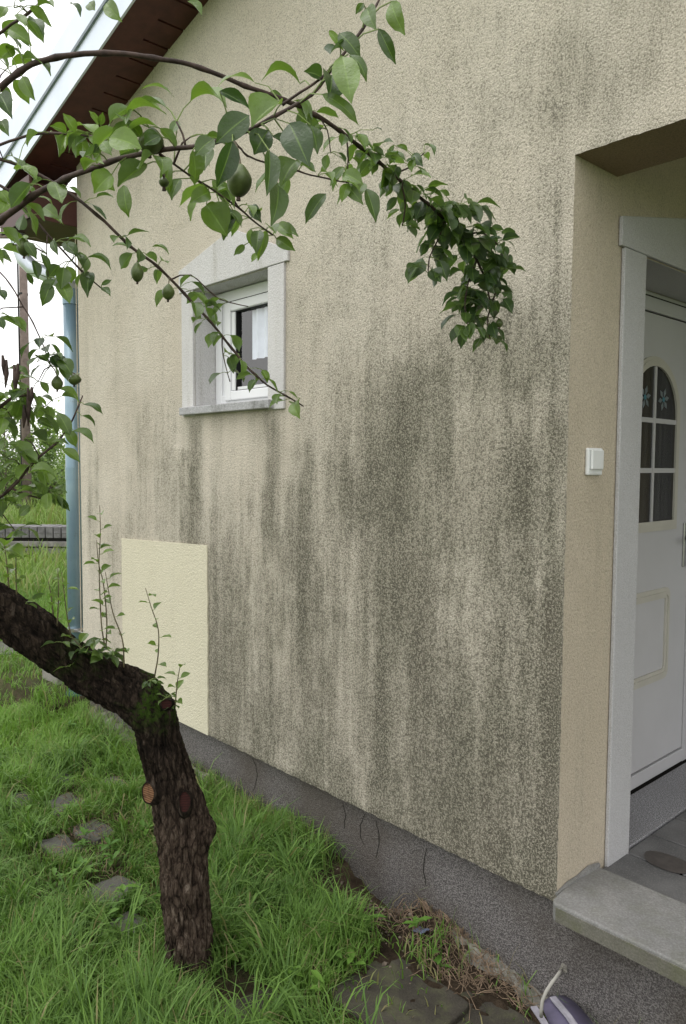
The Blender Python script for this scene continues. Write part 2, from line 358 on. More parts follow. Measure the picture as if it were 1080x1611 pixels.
# dirt: blobs (px,py,rx,ry,strength) and runs (px, y top, y bottom, width, strength) surveyed on the photograph
def dirt_map(x, z):
    d = np.zeros_like(x)
    # general growth: damp to the lower right
    u = (x - XL) / (XC - XL)
    low = sstep(2.35, 1.2, z)
    low = sstep(2.75, 1.45, z)
    d += .37 * low * sstep(.04, .45, u) + .05
    d += .16 * sstep(.40, .95, u) + .04 * sstep(.0, .3, u)
    d += .20 * sstep(1.6, .6, z) * sstep(.3, .5, u)
    wob = (vnoise(x * 1.3, z * 1.1, 3) - .5) * .10
    def blob(px, py, rx, ry, s):
        nonlocal d
        c = W(px, py); k = abs(W(px + rx, py)[0] - c[0]); kz = abs(W(px, py + ry)[2] - c[2])
        d += s * .72 * np.exp(-(((x + wob - c[0]) / k) ** 2 + ((z - c[2]) / kz) ** 2))
    def run(px, y0, y1, w, s):
        nonlocal d
        a = W(px, y0); b = W(px, y1); k = abs(W(px + w, y0)[0] - a[0])
        xx = x + (vnoise(z * 2.2, x * 0 + px, 5) - .5) * k * .9
        f = np.exp(-np.abs((xx - a[0]) / k) ** 2.0); h = (a[2] - b[2])
        d += s * .80 * f * sstep(a[2] + .05 * h, a[2] - .12 * h, z) * sstep(b[2] - .35 * h, b[2] + .25 * h, z)
    for a in ((650, 640, 45, 90, .34), (620, 800, 50, 160, .18), (700, 590, 60, 50, .22), (835, 770, 30, 70, .24), (780, 500, 60, 70, .20),
              (860, 1080, 30, 180, .22), (740, 1150, 90, 140, .16), (480, 850, 30, 150, .22), (640, 1000, 40, 160, .18), (880, 170, 40, 60, .16),
              (700, 130, 120, 70, .07), (860, 320, 26, 110, .14), (940, 140, 60, 40, .10), (560, 620, 60, 60, .10), (500, 560, 40, 60, .07),
              (370, 720, 45, 55, -.30), (380, 800, 40, 60, -.08), (690, 880, 30, 60, -.14), (560, 860, 30, 70, -.10), (770, 940, 34, 60, -.10),
              (860, 640, 22, 34, -.26), (560, 1010, 30, 60, -.10), (240, 560, 60, 120, -.06), (400, 1080, 80, 60, .05), (350, 760, 12, 60, .05), (770, 560, 60, 40, .12),
              (990, 60, 80, 60, .10), (1040, 120, 60, 30, .10)): blob(*a)
    for a in ((302, 655, 870, 9, .42), (287, 700, 850, 7, .20), (428, 652, 820, 8, .48), (415, 760, 900, 10, .18), (483, 690, 1010, 13, .36), (455, 750, 900, 12, .2),
              (548, 710, 830, 9, .32), (640, 560, 900, 20, .20), (604, 880, 1310, 10, .38), (655, 850, 1250, 12, .16), (700, 620, 760, 14, .15),
              (822, 660, 800, 12, .16), (882, 240, 1420, 7, .30), (872, 880, 1420, 12, .28), (835, 830, 1300, 10, .14), (770, 1120, 1400, 12, .22), (720, 980, 1380, 14, .16),
              (690, 1080, 1300, 8, .14), (420, 900, 1150, 12, .12), (375, 860, 1100, 9, .12), (340, 850, 1160, 6, .16), (185, 470, 600, 8, .16), (230, 600, 860, 9, .12),
              (260, 680, 860, 8, .12), (150, 700, 900, 6, .16), (138, 480, 1050, 4, .2), (175, 820, 1010, 8, .20), (580, 560, 800, 12, .10), (520, 880, 1200, 10, .12), (800, 900, 1400, 9, .12)): run(*a)
    d += .15 * (vnoise(x * 13 + wob * 20, z * 1.1, 11) - .5) * (.35 + low) + .16 * (vnoise(x * 34, z * 2.6, 12) - .5) * (.5 + low)
    d += .24 * (vnoise(x * 3.1, z * 2.4, 14) - .5) + .12 * (vnoise(x * 7, z * 5, 16) - .5) + .13 * (vnoise(x * 16, z * 16, 15) - .5)
    d += .22 * sstep(ZB + .035, ZB, z) + .10 * sstep(ZS + .05, ZS, z) * (x > XC)
    d += .10 * (vnoise(x * 1.1 + 7, z * 1.3, 27) - .35) * sstep(-4.4, -3.2, x)
    return np.clip(d * .82, 0.0, .85)
D = dirt_map(GXx, GZz)
rz = roofz(GXx) + .012; ZZ = np.minimum(GZz, rz)
jit = (vnoise(GXx * 60, GZz * 60, 8) - .5)
Zj = ZZ + np.where(np.abs(GZz - ZB) < 1e-6, jit * .008, 0) + np.where((np.abs(GZz - ZS) < 1e-6) & (GXx > XC), (vnoise(GXx * 150, GZz, 18) - .5) * .006, 0)
Yj = -vnoise(GXx * 2.2, GZz * 2.2, 9) * .005 * np.where((GXx > WX1 + .2) | (GXx < WX0 - .2) | (GZz < WZ0 - .2) | (GZz > WZ1 + .35), 1, 0) * (GXx < XC - .05)
Xj = GXx + np.where((np.abs(GXx - XC) < 1e-6) & (GZz < ZS - .01), (vnoise(GXx, GZz * 120, 19) - .5) * .004, 0)
V = np.stack([Xj - XC, Yj, Zj], -1).reshape(-1, 3); nx, nz = GXx.shape
ii, kk = np.meshgrid(np.arange(nx - 1), np.arange(nz - 1), indexing='ij')
xm = (xs[:-1] + xs[1:])[:, None] / 2 + 0 * kk; zm = (zs[:-1] + zs[1:])[None, :] / 2 + 0 * ii
keep = ~((xm > WX0) & (xm < WX1) & (zm > WZ0) & (zm < WZ1)) & ~((xm > XC) & (zm < ZS)) & (zs[None, :-1] < roofz(xm) + .012)
a0 = (ii * nz + kk)[keep]; Fq = np.stack([a0, a0 + nz, a0 + nz + 1, a0 + 1], -1)
np_mesh('wall', V, Fq, M['wall'], house, attrs={'dirt': D})
def part(name, mb, mat, parent=None, **k): return mb.build(name, mat, parent or house, **k)
# window reveals, the left side wall, plaster underside
b = MB()
b.box(WX0 - .02, WX0, .0015, .16, WZ0 - .02, WZ1 + .02); b.box(WX1, WX1 + .02, .0015, .16, WZ0 - .02, WZ1 + .02); b.box(WX0, WX1, .0015, .16, WZ1, WZ1 + .02)
part('window_reveal', b, M['trim'])
b = MB(); b.box(XL, XL + .05, .0015, 6.0, ZB, 3.64); b.box(XL + .05, XC, .0015, .03, ZB - .0, ZB + .02); part('side_wall', b, M['wall_side'])
# ---- door wall (faces +X) with the door opening, lintel, porch ceiling
DX = -1.49; OY0, OY1, OZ = .447, 1.49, 2.467
b = MB(); b.box(XC - .25, XC - .002, .0015, OY0, ZB, 3.4); b.box(XC - .25, XC - .002, OY1, 3.0, ZB, 3.4); b.box(XC - .25, XC - .002, OY0, OY1, OZ, 3.4)
part('door_wall', b, M['wall_side'])
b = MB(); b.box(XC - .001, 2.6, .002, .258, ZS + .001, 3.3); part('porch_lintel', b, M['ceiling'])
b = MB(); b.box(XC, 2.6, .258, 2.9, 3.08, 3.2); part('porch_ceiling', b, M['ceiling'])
b = MB(); b.box(XC, 2.6, 2.9, 3.0, ZB, 3.2); part('porch_back_wall', b, M['wall_side'])
b = MB(); b.box(2.3, 2.6, .002, .258, .405, ZS); part('porch_pillar', b, M['wall_side'])
# ---- plinth
b = MB(); b.box(XL + .02, 2.6, .03, .10, -.3, ZB - .002)
# trowelled wavy lower lip
pl = part('plinth', b, M['plinth'])
for px, y0, y1, wv in ((398, 1192, 1245, 7), (540, 1262, 1305, 4), (575, 1280, 1330, -8), (592, 1292, 1350, 5), (672, 1335, 1395, -5)):
    pts = []
    for i in range(9):
        t = i / 8; q = W(px + wv * math.sin(t * 3.0) + random.uniform(-1, 1), y0 + (y1 - y0) * t, .0295); pts.append(q)
    part('plinth_crack', MB().tube(pts, [.0006 + .0012 * math.sin(math.pi * (i + 1) / 10) for i in range(9)], 5), M['joint'])
# ---- fresh paint patch
pp = [W(193, 847, -.0015), W(328, 858, -.0015), W(330, 1157, -.0015), None]
x0 = pp[0][0]; x1 = pp[1][0]
nzp = 30; vs = []; 
bz = ZB + .001
left = [(x0 + random.uniform(-.002, .002), bz + (pp[0][2] - bz) * i / nzp) for i in range(nzp + 1)]
right = [(x1 + random.uniform(-.003, .003), bz + (pp[1][2] - bz) * i / nzp) for i in range(nzp + 1)]
b = MB(); b.prism([(x, -.0095, z) for x, z in left] + [(x, -.0095, z) for x, z in right[::-1]], (0, .009, 0)); part('paint_patch', b, M['patch'])
# ---- window
FY = .12
def ring(mb, x0, x1, z0, z1, w, y0, y1):
    mb.box(x0, x0 + w, y0, y1, z0, z1); mb.box(x1 - w, x1, y0, y1, z0, z1); mb.box(x0 + w, x1 - w, y0, y1, z0, z0 + w); mb.box(x0 + w, x1 - w, y0, y1, z1 - w, z1)
b = MB(); ring(b, WX0 + .004, WX1 - .004, WZ0 + .004, WZ1 - .004, .055, FY, FY + .07)
window = part('window', b, M['pvc'], bevel=.004)
b = MB(); ring(b, WX0 + .060, WX1 - .060, WZ0 + .060, WZ1 - .0595, .038, FY + .010, FY + .05); part('gasket', b, M['pvc'], window)
b = MB(); b.box(WX0 + .0975, WX0 + .1035, FY - .0005, FY + .03, WZ0 + .030, WZ1 - .060); b.box(WX0 + .104, WX1 - .06, FY - .0005, FY + .03, WZ1 - .0615, WZ1 - .0565); part('gasket', b, M['rubber'], window)
sx0, sx1, sz0, sz1 = WX0 + .105, WX1 - .066, WZ0 + .030, WZ1 - .062
b = MB(); ring(b, sx0, sx1, sz0, sz1, .048, FY - .012, FY + .06); b.box(sx0 + .049, sx0 + .078, FY - .004, FY + .05, sz0 + .05, sz1 - .05); part('sash', b, M['pvc'], window, bevel=.006)
b = MB(); ring(b, sx0 + .0785, sx1 - .0485, sz0 + .0485, sz1 - .0485, .004, FY + .004, FY + .05); part('gasket', b, M['rubber'], window)
b = MB(); b.v = [(sx0 + .07, FY + .02, sz0 + .04), (sx1 - .04, FY + .02, sz0 + .04), (sx1 - .04, FY + .02, sz1 - .04), (sx0 + .07, FY + .02, sz1 - .04)]; b.f = [(0, 1, 2, 3)]; part('pane', b, M['winglass'], window)
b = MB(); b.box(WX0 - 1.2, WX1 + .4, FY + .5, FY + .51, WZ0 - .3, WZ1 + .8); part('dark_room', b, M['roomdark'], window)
# curtain folds behind the right half of the glass
vs = []; fs = []; n = 24
for i in range(n + 1):
    x = sx0 + .165 + (.34) * i / n; y = FY + .042 + .010 * math.sin(i * 1.3)
    vs += [(x, y, sz0 + .20), (x, y, sz1 - .02)]
fs = [(2 * i, 2 * i + 2, 2 * i + 3, 2 * i + 1) for i in range(n)]
b = MB(); b.v = vs; b.f = fs; part('curtain', b, M['curtain'], window)
# sill and the peaked plaster surround
b = MB(); b.box(WX0 - .095, WX1 + .045, -.040, FY - .002, WZ0 - .040, WZ0 - .001); part('window_sill', b, M['sill'], window, bevel=.004)
def surround(pts_list, y0, off, name, mat, par):
    b = MB()
    for p in pts_list: b.prism(p, off)
    return part(name, b, mat, par, bevel=.003)
def xz(l, y): return [(x, y, z) for x, z in l]
surround([xz([(WX0 - .112, WZ0 - .045), (WX0 - .002, WZ0 - .045), (WX0 - .002, WZ1 + .001), (WX0 - .112, WZ1 + .001)], -.012),
          xz([(WX1 + .002, WZ0 - .045), (WX1 + .118, WZ0 - .045), (WX1 + .118, WZ1 + .001), (WX1 + .002, WZ1 + .001)], -.012),
          xz([(-3.545, WZ1 + .003), (-2.638, WZ1 + .003), (-2.638, 2.676), (-3.03, 2.842), (-3.12, 2.842), (-3.545, 2.742)], -.014)],
         0, (0, .014, 0), 'window_surround', M['trim'], window)
# ---- door: frame, leaf, arched glazing, panel moulding
def yz(l, x): return [(x, y, z) for y, z in l]
b = MB()
for q in ((OY0 + .001, OY0 + .075, .385, OZ - .002), (OY1 - .075, OY1 - .001, .385, OZ - .002), (OY0 + .075, OY1 - .075, 2.388, OZ - .002)): b.box(DX - .06, DX, q[0], q[1], q[2], q[3])
# rounded casing step under the header
door = part('door', MB().box(DX - .05, DX - .004, OY0 + .08, OY1 - .082, .455, 2.382), M['door'], bevel=.003)
part('door_frame', b, M['door'], door, bevel=.003)
part('threshold_rail', MB().box(DX - .06, DX + .002, OY0 + .076, OY1 - .076, .39, .449), M['door'], door, bevel=.003)
part('gasket', MB().box(DX - .055, DX - .012, OY0 + .07, OY1 - .07, .440, 2.40), M['rubber'], door)
part('frame_groove', MB().box(DX - .0595, DX + .0010, OY0 + .076, OY1 - .076, 2.4435, 2.4485), M['rubber'], door)
part('threshold', MB().box(DX + .012, XC - .001, OY0 + .0015, OY1 - .002, .28, .383), M['granite'], bevel=.003)
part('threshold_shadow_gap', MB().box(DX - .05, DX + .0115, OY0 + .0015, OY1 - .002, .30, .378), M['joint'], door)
gy, gw, gz0, gsp = 1.022, .203, 1.52, 1.965
def arch(w, z0, sp, n=20): return [(gy - w, z0), (gy + w, z0)] + [(gy + w * math.cos(math.pi * i / n), sp + w * math.sin(math.pi * i / n)) for i in range(n + 1)]
def band(mb, inner, outer, x0, x1):
    n = len(inner); k = len(mb.v)
    mb.v += [(x0, *p) for p in inner] + [(x0, *p) for p in outer] + [(x1, *p) for p in inner] + [(x1, *p) for p in outer]
    for i in range(n):
        j = (i + 1) % n
        mb.f += [(k + 2 * n + i, k + 2 * n + j, k + 3 * n + j, k + 3 * n + i), (k + n + i, k + 3 * n + i, k + 3 * n + j, k + n + j), (k + i, k + j, k + 2 * n + j, k + 2 * n + i), (k + i, k + n + i, k + n + j, k + j)]
b = MB(); b.prism(yz(arch(gw + .002, gz0, gsp), DX - .003), (.0035, 0, 0)); part('glazing', b, M['doorglass'], door)
b = MB(); band(b, arch(gw, gz0, gsp), arch(gw + .024, gz0 - .024, gsp), DX - .0035, DX + .009)
band(b, arch(gw + .024, gz0 - .024, gsp), arch(gw + .040, gz0 - .042, gsp), DX - .0035, DX + .004); part('glazing_frame', b, M['door_trim'], door)
b = MB(); b.box(DX, DX + .006, gy - .009, gy + .009, gz0, gsp + gw - .002)
for z in (1.735, 1.943): b.box(DX, DX + .0052, gy - gw, gy - .0095, z - .010, z + .010); b.box(DX, DX + .0052, gy + .0095, gy + gw, z - .010, z + .010)
part('glazing_bars', b, M['door'], door)
for sy in (-.085, .082):
    b = MB()
    for k in range(6):
        a = k * math.pi / 3 + .2; c = Vector((DX + .0012, gy + sy, 2.035)); d = Vector((0, math.cos(a), math.sin(a))); n_ = Vector((0, -d.z, d.y))
        b.prism([c + d * .008, c + d * .030 + n_ * .011, c + d * .050, c + d * .030 - n_ * .011], (.0008, 0, 0))
    s_ = part('flower_sticker', b, M['sticker'], door)
    part('sticker_centre', MB().tube([(DX + .0012, gy + sy, 2.035), (DX + .0030, gy + sy, 2.035)], .011, 10), M['sticker_blue'], door)
def rr(w, z0, z1, r, n=5):
    pts = []
    for cy_, cz_, a0 in ((gy - w + r, z0 + r, 180), (gy + w - r, z0 + r, 270), (gy + w - r, z1 - r, 0), (gy - w + r, z1 - r, 90)):
        pts += [(cy_ + r * math.cos(R(a0 + 90 * i / n)), cz_ + r * math.sin(R(a0 + 90 * i / n))) for i in range(n + 1)]
    return pts
b = MB(); band(b, rr(.165, .865, 1.180, .012), rr(.180, .850, 1.195, .022), DX - .005, DX + .003)
band(b, rr(.180, .850, 1.195, .022), rr(.192, .838, 1.207, .03), DX - .005, DX + .008); band(b, rr(.192, .838, 1.207, .03), rr(.208, .820, 1.225, .04), DX - .005, DX + .002)
part('panel_moulding', b, M['door_trim'], door)
hb = MB(); hb.box(DX - .004, DX + .006, 1.345, 1.378, 1.30, 1.50); h = part('handle', hb, M['steel'], door, bevel=.003)
# lever belongs to the handle plate
hb2 = MB().tube([(DX, 1.362, 1.43), (DX + .05, 1.362, 1.43), (DX + .055, 1.34, 1.43), (DX + .055, 1.285, 1.428)], .009, 10); part('lever', hb2, M['steel'], door, smooth=True)
surround([yz([(.298, ZB + .0), (OY0, ZB + .0), (OY0, OZ), (.298, OZ)], XC), yz([(OY1, ZB + .05), (OY1 + .15, ZB + .05), (OY1 + .15, OZ), (OY1, OZ)], XC),
          yz([(.276, OZ + .002), (1.66, OZ + .002), (1.66, 2.562), (1.02, 2.69), (.92, 2.69), (.276, 2.562)], XC - .0)], 0, (.014, 0, 0), 'door_surround', M['trim_clean'], door)
part('door_reveal', MB().box(DX + .001, XC - .003, OY0 - .012, OY0 + .0005, .384, OZ).box(DX + .001, XC - .003, OY1 - .0005, OY1 + .012, .384, OZ).box(DX + .001, XC - .003, OY0, OY1, OZ - .0015, OZ + .01), M['trim_clean'], door)
# ---- door bell
bell = part('doorbell', MB().box(XC - .001, XC + .012, .103, .193, 1.722, 1.809), M['bell'], bevel=.005)
part('bell_button', MB().box(XC + .0125, XC + .021, .112, .184, 1.740, 1.803), M['bell'], bell, bevel=.005, seg=3)
# ---- porch: coping slab, step, pavers
cp = MB(); n = len(cp.v)
ptsc = [(-1.252, -.052), (-1.238, -.066), (2.4, -.050), (2.4, .236), (-1.262, .236), (-1.266, .18), (-1.262, .02)]
cp.prism([(x, y, .342) for x, y in ptsc], (0, 0, .060)); part('coping_slab', cp, M['coping'], bevel=.006, seg=3)
part('coping_moss_edge', MB().box(-1.232, 2.38, -.0685, -.055, .346, .390), M['coping_edge'])
part('mortar_fillet', MB().tube([(-1.268, -.004, .392), (-1.268, .06, .398), (-1.267, .12, .400), (-1.266, .19, .404), (-1.262, .245, .402)], [.006, .012, .009, .014, .008], 7), M['coping'])
tag(MB().box(XC + .0, 2.5, .237, 2.9, .2, .370).build('porch_floor', M['joint']), kind='structure')
pb = []
ang = 0
for i in range(5):
    for j in range(9):
        L_, Wd = .40, .20
        y = .240 + j * Wd; x = XC + .004 + i * L_ - (.2 if j % 2 else 0)
        xx0, xx1 = max(x, XC + .004), x + L_ - .010
        if xx1 - xx0 < .03: continue
        dz = random.uniform(-.0015, .0015); pb.append((xx0, xx1, y + .004, y + Wd - .004, .36, .3775 + dz))
m_ = MB(); [m_.box(*q) for q in pb]; tag(m_.build('porch_paving', M['paver'], bevel=.003, seg=1), kind='structure')
sp = MB(); c0 = G(1052, 1357, .3815); ex, ey = .085, .062
sp.prism([(c0[0] + ex * math.cos(a) * (1 + .08 * math.sin(3 * a)), c0[1] + ey * math.sin(a) * (1 + .1 * math.cos(2 * a)), .3808) for a in (2 * math.pi * i / 24 for i in range(24))], (0, 0, .0008))
tag(sp.build('floor_stain', M['stain']), kind='structure')
# ---- roof
ys = (-.15, -.30)
def slopebox(mb, x0, x1, y0, y1, o0, o1):
    n = len(mb.v); mb.v += [(x, y, roofz(x) + o) for o in (o0, o1) for y in (y0, y1) for x in (x0, x1)]
    mb.f += [tuple(n + i for i in q) for q in ((0, 2, 3, 1), (4, 5, 7, 6), (0, 1, 5, 4), (2, 6, 7, 3), (0, 4, 6, 2), (1, 3, 7, 5))]
b = MB(); slopebox(b, -5.30, 3.2, -.31, 6.0, .29, .333); roof = part('roof', b, M['roof'])
b = MB(); x = -5.29
while x < 2.8: slopebox(b, x, x + .138, -.15, .03, .0, .02); x += .15
part('soffit_boards', b, M['maroon'], roof)
b = MB(); slopebox(b, -5.3, 3.0, -.145, .03, .012, .04); part('soffit_backing', b, M['joint'], roof)
b = MB(); slopebox(b, -5.25, 3.0, -.30, -.152, -.006, .10); part('verge_rafter', b, M['maroon'], roof)
b = MB(); slopebox(b, -5.34, 3.1, -.312, -.300, -.012, .165); slopebox(b, -5.34, 3.1, -.318, -.3125, .150, .335); part('verge_flashing', b, M['flashing'], roof)
b = MB(); slopebox(b, -5.34, 3.1, -.3235, -.3185, .146, .166); part('flashing_seam', b, M['flash_dark'], roof)
b = MB(); b.box(-5.30, -4.802, -.298, 6, 3.245, 3.46); b.box(-5.32, -4.803, -.299, -.28, 3.20 + .045, 3.50); part('eave_box', b, M['maroon_box'], roof, bevel=.003)
# gutter (half round) along the eave, outlet, swan neck, downpipe with clips
b = MB(); k = 12; gx, gzz, gr_ = -5.40, 3.40, .075
prof = [(gx + gr_ * math.cos(math.pi + math.pi * i / k), gzz + gr_ * math.sin(math.pi + math.pi * i / k)) for i in range(k + 1)]
prof2 = [(gx + (gr_ - .004) * math.cos(math.pi + math.pi * i / k), gzz + (gr_ - .004) * math.sin(math.pi + math.pi * i / k)) for i in range(k + 1)][::-1]
b.prism([(x, -.32, z) for x, z in prof + prof2], (0, 6.3, 0)); b.prism([(x, -.322, z) for x, z in prof], (0, .004, 0))
b.tube([(gx + gr_, -.32, gzz), (gx + gr_, 6, gzz)], .009, 8)
gut = part('gutter', b, M['zinc'], smooth=False)
b = MB(); A = [P(24, 350, 5.0), P(30, 385, 5.0), P(38, 408, 5.0), P(52, 422, 4.98), P(75, 432, 4.95), P(95, 441, 4.92)]
pc = Vector((-5.03, .05, 2.86)); A += [Vector((pc.x, pc.y, 2.93)), Vector((pc.x, pc.y, 2.83))]
part('swan_neck', b.tube(A, .050, 14), M['zinc'], gut, smooth=True)
dp = part('downpipe', MB().tube([(pc.x, pc.y, 2.90), (pc.x, pc.y, 1.6), (pc.x - .004, pc.y, .16)], .0525, 20), M['pipe'], smooth=True)
part('pipe_joint', MB().tube([(pc.x, pc.y, 2.90), (pc.x, pc.y, 2.80)], .057, 20), M['pipe'], dp); part('pipe_joint', MB().tube([(pc.x, pc.y, 1.72), (pc.x, pc.y, 1.64)], .0555, 20), M['pipe'], dp)
for z in (2.335, .62):
    part('pipe_clip', MB().tube([(pc.x, pc.y, z - .012), (pc.x, pc.y, z + .012)], .0565, 20).tube([(pc.x + .05, pc.y - .02, z), (XL + .02, pc.y - .02, z)], .005, 6)
         .tube([(pc.x + .060, pc.y - .045, z), (pc.x + .060, pc.y + .02, z)], .008, 6), M['steel'], dp)
part('drain_socket', MB().tube([(pc.x, pc.y, .20), (pc.x, pc.y, .18), (pc.x, pc.y, -.1)], [.066, .074, .072], 18), M['green_pipe'], dp)
part('corner_cable', MB().tube([(XL - .012, -.010, z + .0) for z in (3.2, 2.4, 1.4, .4)], .003, 6), M['wall_side'])

# ================================================================== GROUND
def gz(x, y):
    x = np.asarray(x, float); y = np.asarray(y, float)
    near = np.exp(-np.clip(-y, 0, 9) / .55) * (y < .6)
    base = np.interp(x, [-5.2, -4.6, -3.3, -2.6, -1.75, -1.3, 0], [.09, .11, .08, .10, .06, .0, -.03])
    z = base * near + np.where((x < -4.9) & (y > -.2), .07, 0)
    z = z + (vnoise(x * 2.1, y * 2.1, 21) - .5) * .05 + (vnoise(x * 7, y * 7, 22) - .5) * .018
    hole = np.exp(-(((x - HX) / .22) ** 2 + ((y - HY) / .16) ** 2)); z = z - .09 * hole
    z = z + .05 * np.exp(-(((x - HX - .17) / .10) ** 2 + ((y - HY + .03) / .10) ** 2))
    return np.where(np.hypot(x, y) > 9, z * .3 + (vnoise(x * .12, y * .12, 23) - .4) * .4, z)
hc = G(612, 1425, 0.0); HX, HY = hc[0], hc[1]
def axis(lo, hi, c0, c1, fine, growth=1.16):
    a = list(np.arange(c0, c1, fine)); s = fine; x = a[-1]
    while x < hi: s *= growth; x += s; a.append(x)
    s = fine; x = a[0]; pre = []
    while x > lo: s *= growth; x -= s; pre.append(x)
    return np.array(pre[::-1] + a)
gx_ = axis(-220, 220, -5.6, -.4, .022); gy_ = axis(-220, 220, -1.9, .1, .022)
X_, Y_ = np.meshgrid(gx_, gy_, indexing='ij'); Z_ = gz(X_, Y_)
soilm = np.clip(np.exp(-(((X_ - HX - .02) / .34) ** 4 + ((Y_ - HY + .02) / .27) ** 4)) * 1.3 + sstep(-.55, -.35, Y_) * sstep(-2.1, -1.7, X_) * (Y_ < .3), 0, 1)
Z_ = Z_ + soilm * (vnoise(X_ * 26, Y_ * 26, 24) - .5) * .035 + soilm * (vnoise(X_ * 55, Y_ * 55, 25) - .5) * .018
farm = sstep(5.5, 8.5, np.hypot(X_, Y_ + 2.1))
n0, n1 = X_.shape; I, J = np.meshgrid(np.arange(n0 - 1), np.arange(n1 - 1), indexing='ij'); a0 = (I * n1 + J).ravel()
gnd = np_mesh('ground', np.stack([X_, Y_, Z_], -1).reshape(-1, 3), np.stack([a0, a0 + n1, a0 + n1 + 1, a0 + 1], -1), M['ground'], attrs={'far': farm, 'soil': soilm}, smooth=True)
tag(gnd, kind='structure')

# slabs and stepping stones
stones = []   # (cx, cy, rx, ry) for the grass mask
def stone(name, px, py, w, l, rot, th, mat, label, cat, z=0.02, group=None, wonk=.08, n=10, tilt=0, gzoff=.012):
    c = G(px, py, z); zz = float(gz(c[0], c[1])) + gzoff
    t = empty_free = None
    pts = []
    for i in range(4):
        a, b2 = [(-1, -1), (1, -1), (1, 1), (-1, 1)][i]; a2, b3 = [(-1, -1), (1, -1), (1, 1), (-1, 1)][(i + 1) % 4]
        for k in range(n):
            u = a + (a2 - a) * k / n; v = b2 + (b3 - b2) * k / n
            rr_ = 1 - .05 * (abs(u) ** 6 * abs(v) ** 6)
            nn = 1 + wonk * (mnoise.noise(Vector((u * 1.6 + px, v * 1.6, py))))
            pts.append((u * w / 2 * rr_ * nn, v * l / 2 * rr_ * nn))
    ca, sa = math.cos(rot), math.sin(rot)
    V2 = [(p[0] * ca - p[1] * sa, p[0] * sa + p[1] * ca, -th) for p in pts]
    me_ = MB(); me_.prism(V2, (0, 0, th)); o = me_.build(name, mat, bevel=.006); o.location = (c[0], c[1], zz); o.rotation_euler = (random.uniform(-.03, .03) + tilt, random.uniform(-.03, .03), 0)
    tag(o, label, cat, group); stones.append((c[0], c[1], w / 2, l / 2, rot)); return o
stone('concrete_slab', 628, 1588, .36, .32, .06, .05, M['slab'], 'broad dark concrete slab at the bottom edge below the dug soil', 'paving slab', z=0, group='old path slabs in the grass', gzoff=.008, wonk=.03)
stone('concrete_slab', 742, 1618, .36, .30, .06, .05, M['slab'], 'dark concrete slab partly under green blades, just right of the broad slab', 'paving slab', z=0, group='old path slabs in the grass', gzoff=.004, wonk=.03)
stone('concrete_slab', 372, 1592, .26, .22, .12, .05, M['slab'], 'dark slab almost swallowed by grass at the bottom below the trunk', 'paving slab', z=0, group='old path slabs in the grass', gzoff=.0)
ST = [(104, 1272, .20, .17, .1, 'grey stepping stone with bare top, in line between wall foot and left edge'), (185, 1247, .22, .12, .2, 'grey stepping stone touching the trunk on its left side'),
      (92, 1232, .16, .12, .0, 'small grey stepping stone furthest back of the group left of the trunk'), (148, 1318, .19, .13, .15, 'grey stepping stone with dry grass along its front edge'),
      (95, 1338, .19, .12, .1, 'thin grey stepping stone with brown dead grass behind it'), (182, 1402, .17, .16, .2, 'single grey stepping stone in taller grass, left of the trunk foot'),
      (155, 1425, .13, .09, .2, 'small sliver of grey stone right beside the single stone in taller grass'), (30, 1262, .18, .12, .0, 'grey stepping stone nearest the left edge of the picture'),
      (203, 1462, .14, .12, .3, 'mostly overgrown grey stone nearest the trunk foot'), (12, 1045, .5, .34, .0, 'pale flat stone in bright lawn below the leaning trunk at the left edge')]
for px, py, w, l, r, lab in ST: stone('stepping_stone', px, py, w, l, r, .04, M['stone'], lab, 'stepping stone', group='stepping stones in the lawn', wonk=.22, gzoff=.016)
# concrete foot block by the downpipe
c = G(92, 1085, .10); blk = MB().box(-.13, .15, -.07, .10, -.1, .085).build('concrete_block', M['mortar'], bevel=.012, seg=2); blk.location = (c[0], c[1], float(gz(c[0], c[1])) + .09); BLK = (c[0], c[1])
tag(blk, 'pale concrete block lying in the grass at the foot of the blue downpipe', 'concrete block')
# crumbled mortar ledge along the plinth foot
def rubble_strip(name, x0, x1, yb, dep, ztop, mat, seed):
    nx_ = int((x1 - x0) / .008); ny_ = 14; xs_ = np.linspace(x0, x1, nx_); vs_ = np.linspace(0, 1, ny_)
    A_, B_ = np.meshgrid(xs_, vs_, indexing='ij'); edge = dep * (.55 + .8 * vnoise(A_ * 9, A_ * 0 + seed, seed)) * np.sin(np.pi * (A_ - x0) / (x1 - x0)) ** .4
    y_ = yb - edge * B_; z_ = gz(A_, y_) + ztop * (1 - B_ ** 3) * (.6 + .7 * vnoise(A_ * 20, B_ * 3, seed + 1)) + (vnoise(A_ * 70, B_ * 9, seed + 2) - .5) * .014 - .02 * (B_ > .98)
    a_ = (np.arange(nx_ - 1)[:, None] * ny_ + np.arange(ny_ - 1)[None, :]).ravel()
    return np_mesh(name, np.stack([A_, y_, z_], -1).reshape(-1, 3), np.stack([a_, a_ + 1, a_ + ny_ + 1, a_ + ny_], -1), mat, smooth=False)
tag(rubble_strip('mortar_ledge', -1.72, -1.20, .032, .075, .014, M['mortar'], 31), 'pale crumbled mortar ledge along the plinth foot', 'mortar ledge')
tag(rubble_strip('mortar_footing', -1.16, -.55, .032, .07, .02, M['mortar'], 41), 'thin mortar footing below the porch plinth, behind the purple sheet', 'mortar ledge')
tag(rubble_strip('plinth_footing', -4.75, -3.15, .032, .13, .05, M['mortar'], 51), 'sandy footing strip along the left end of the plinth', 'footing')
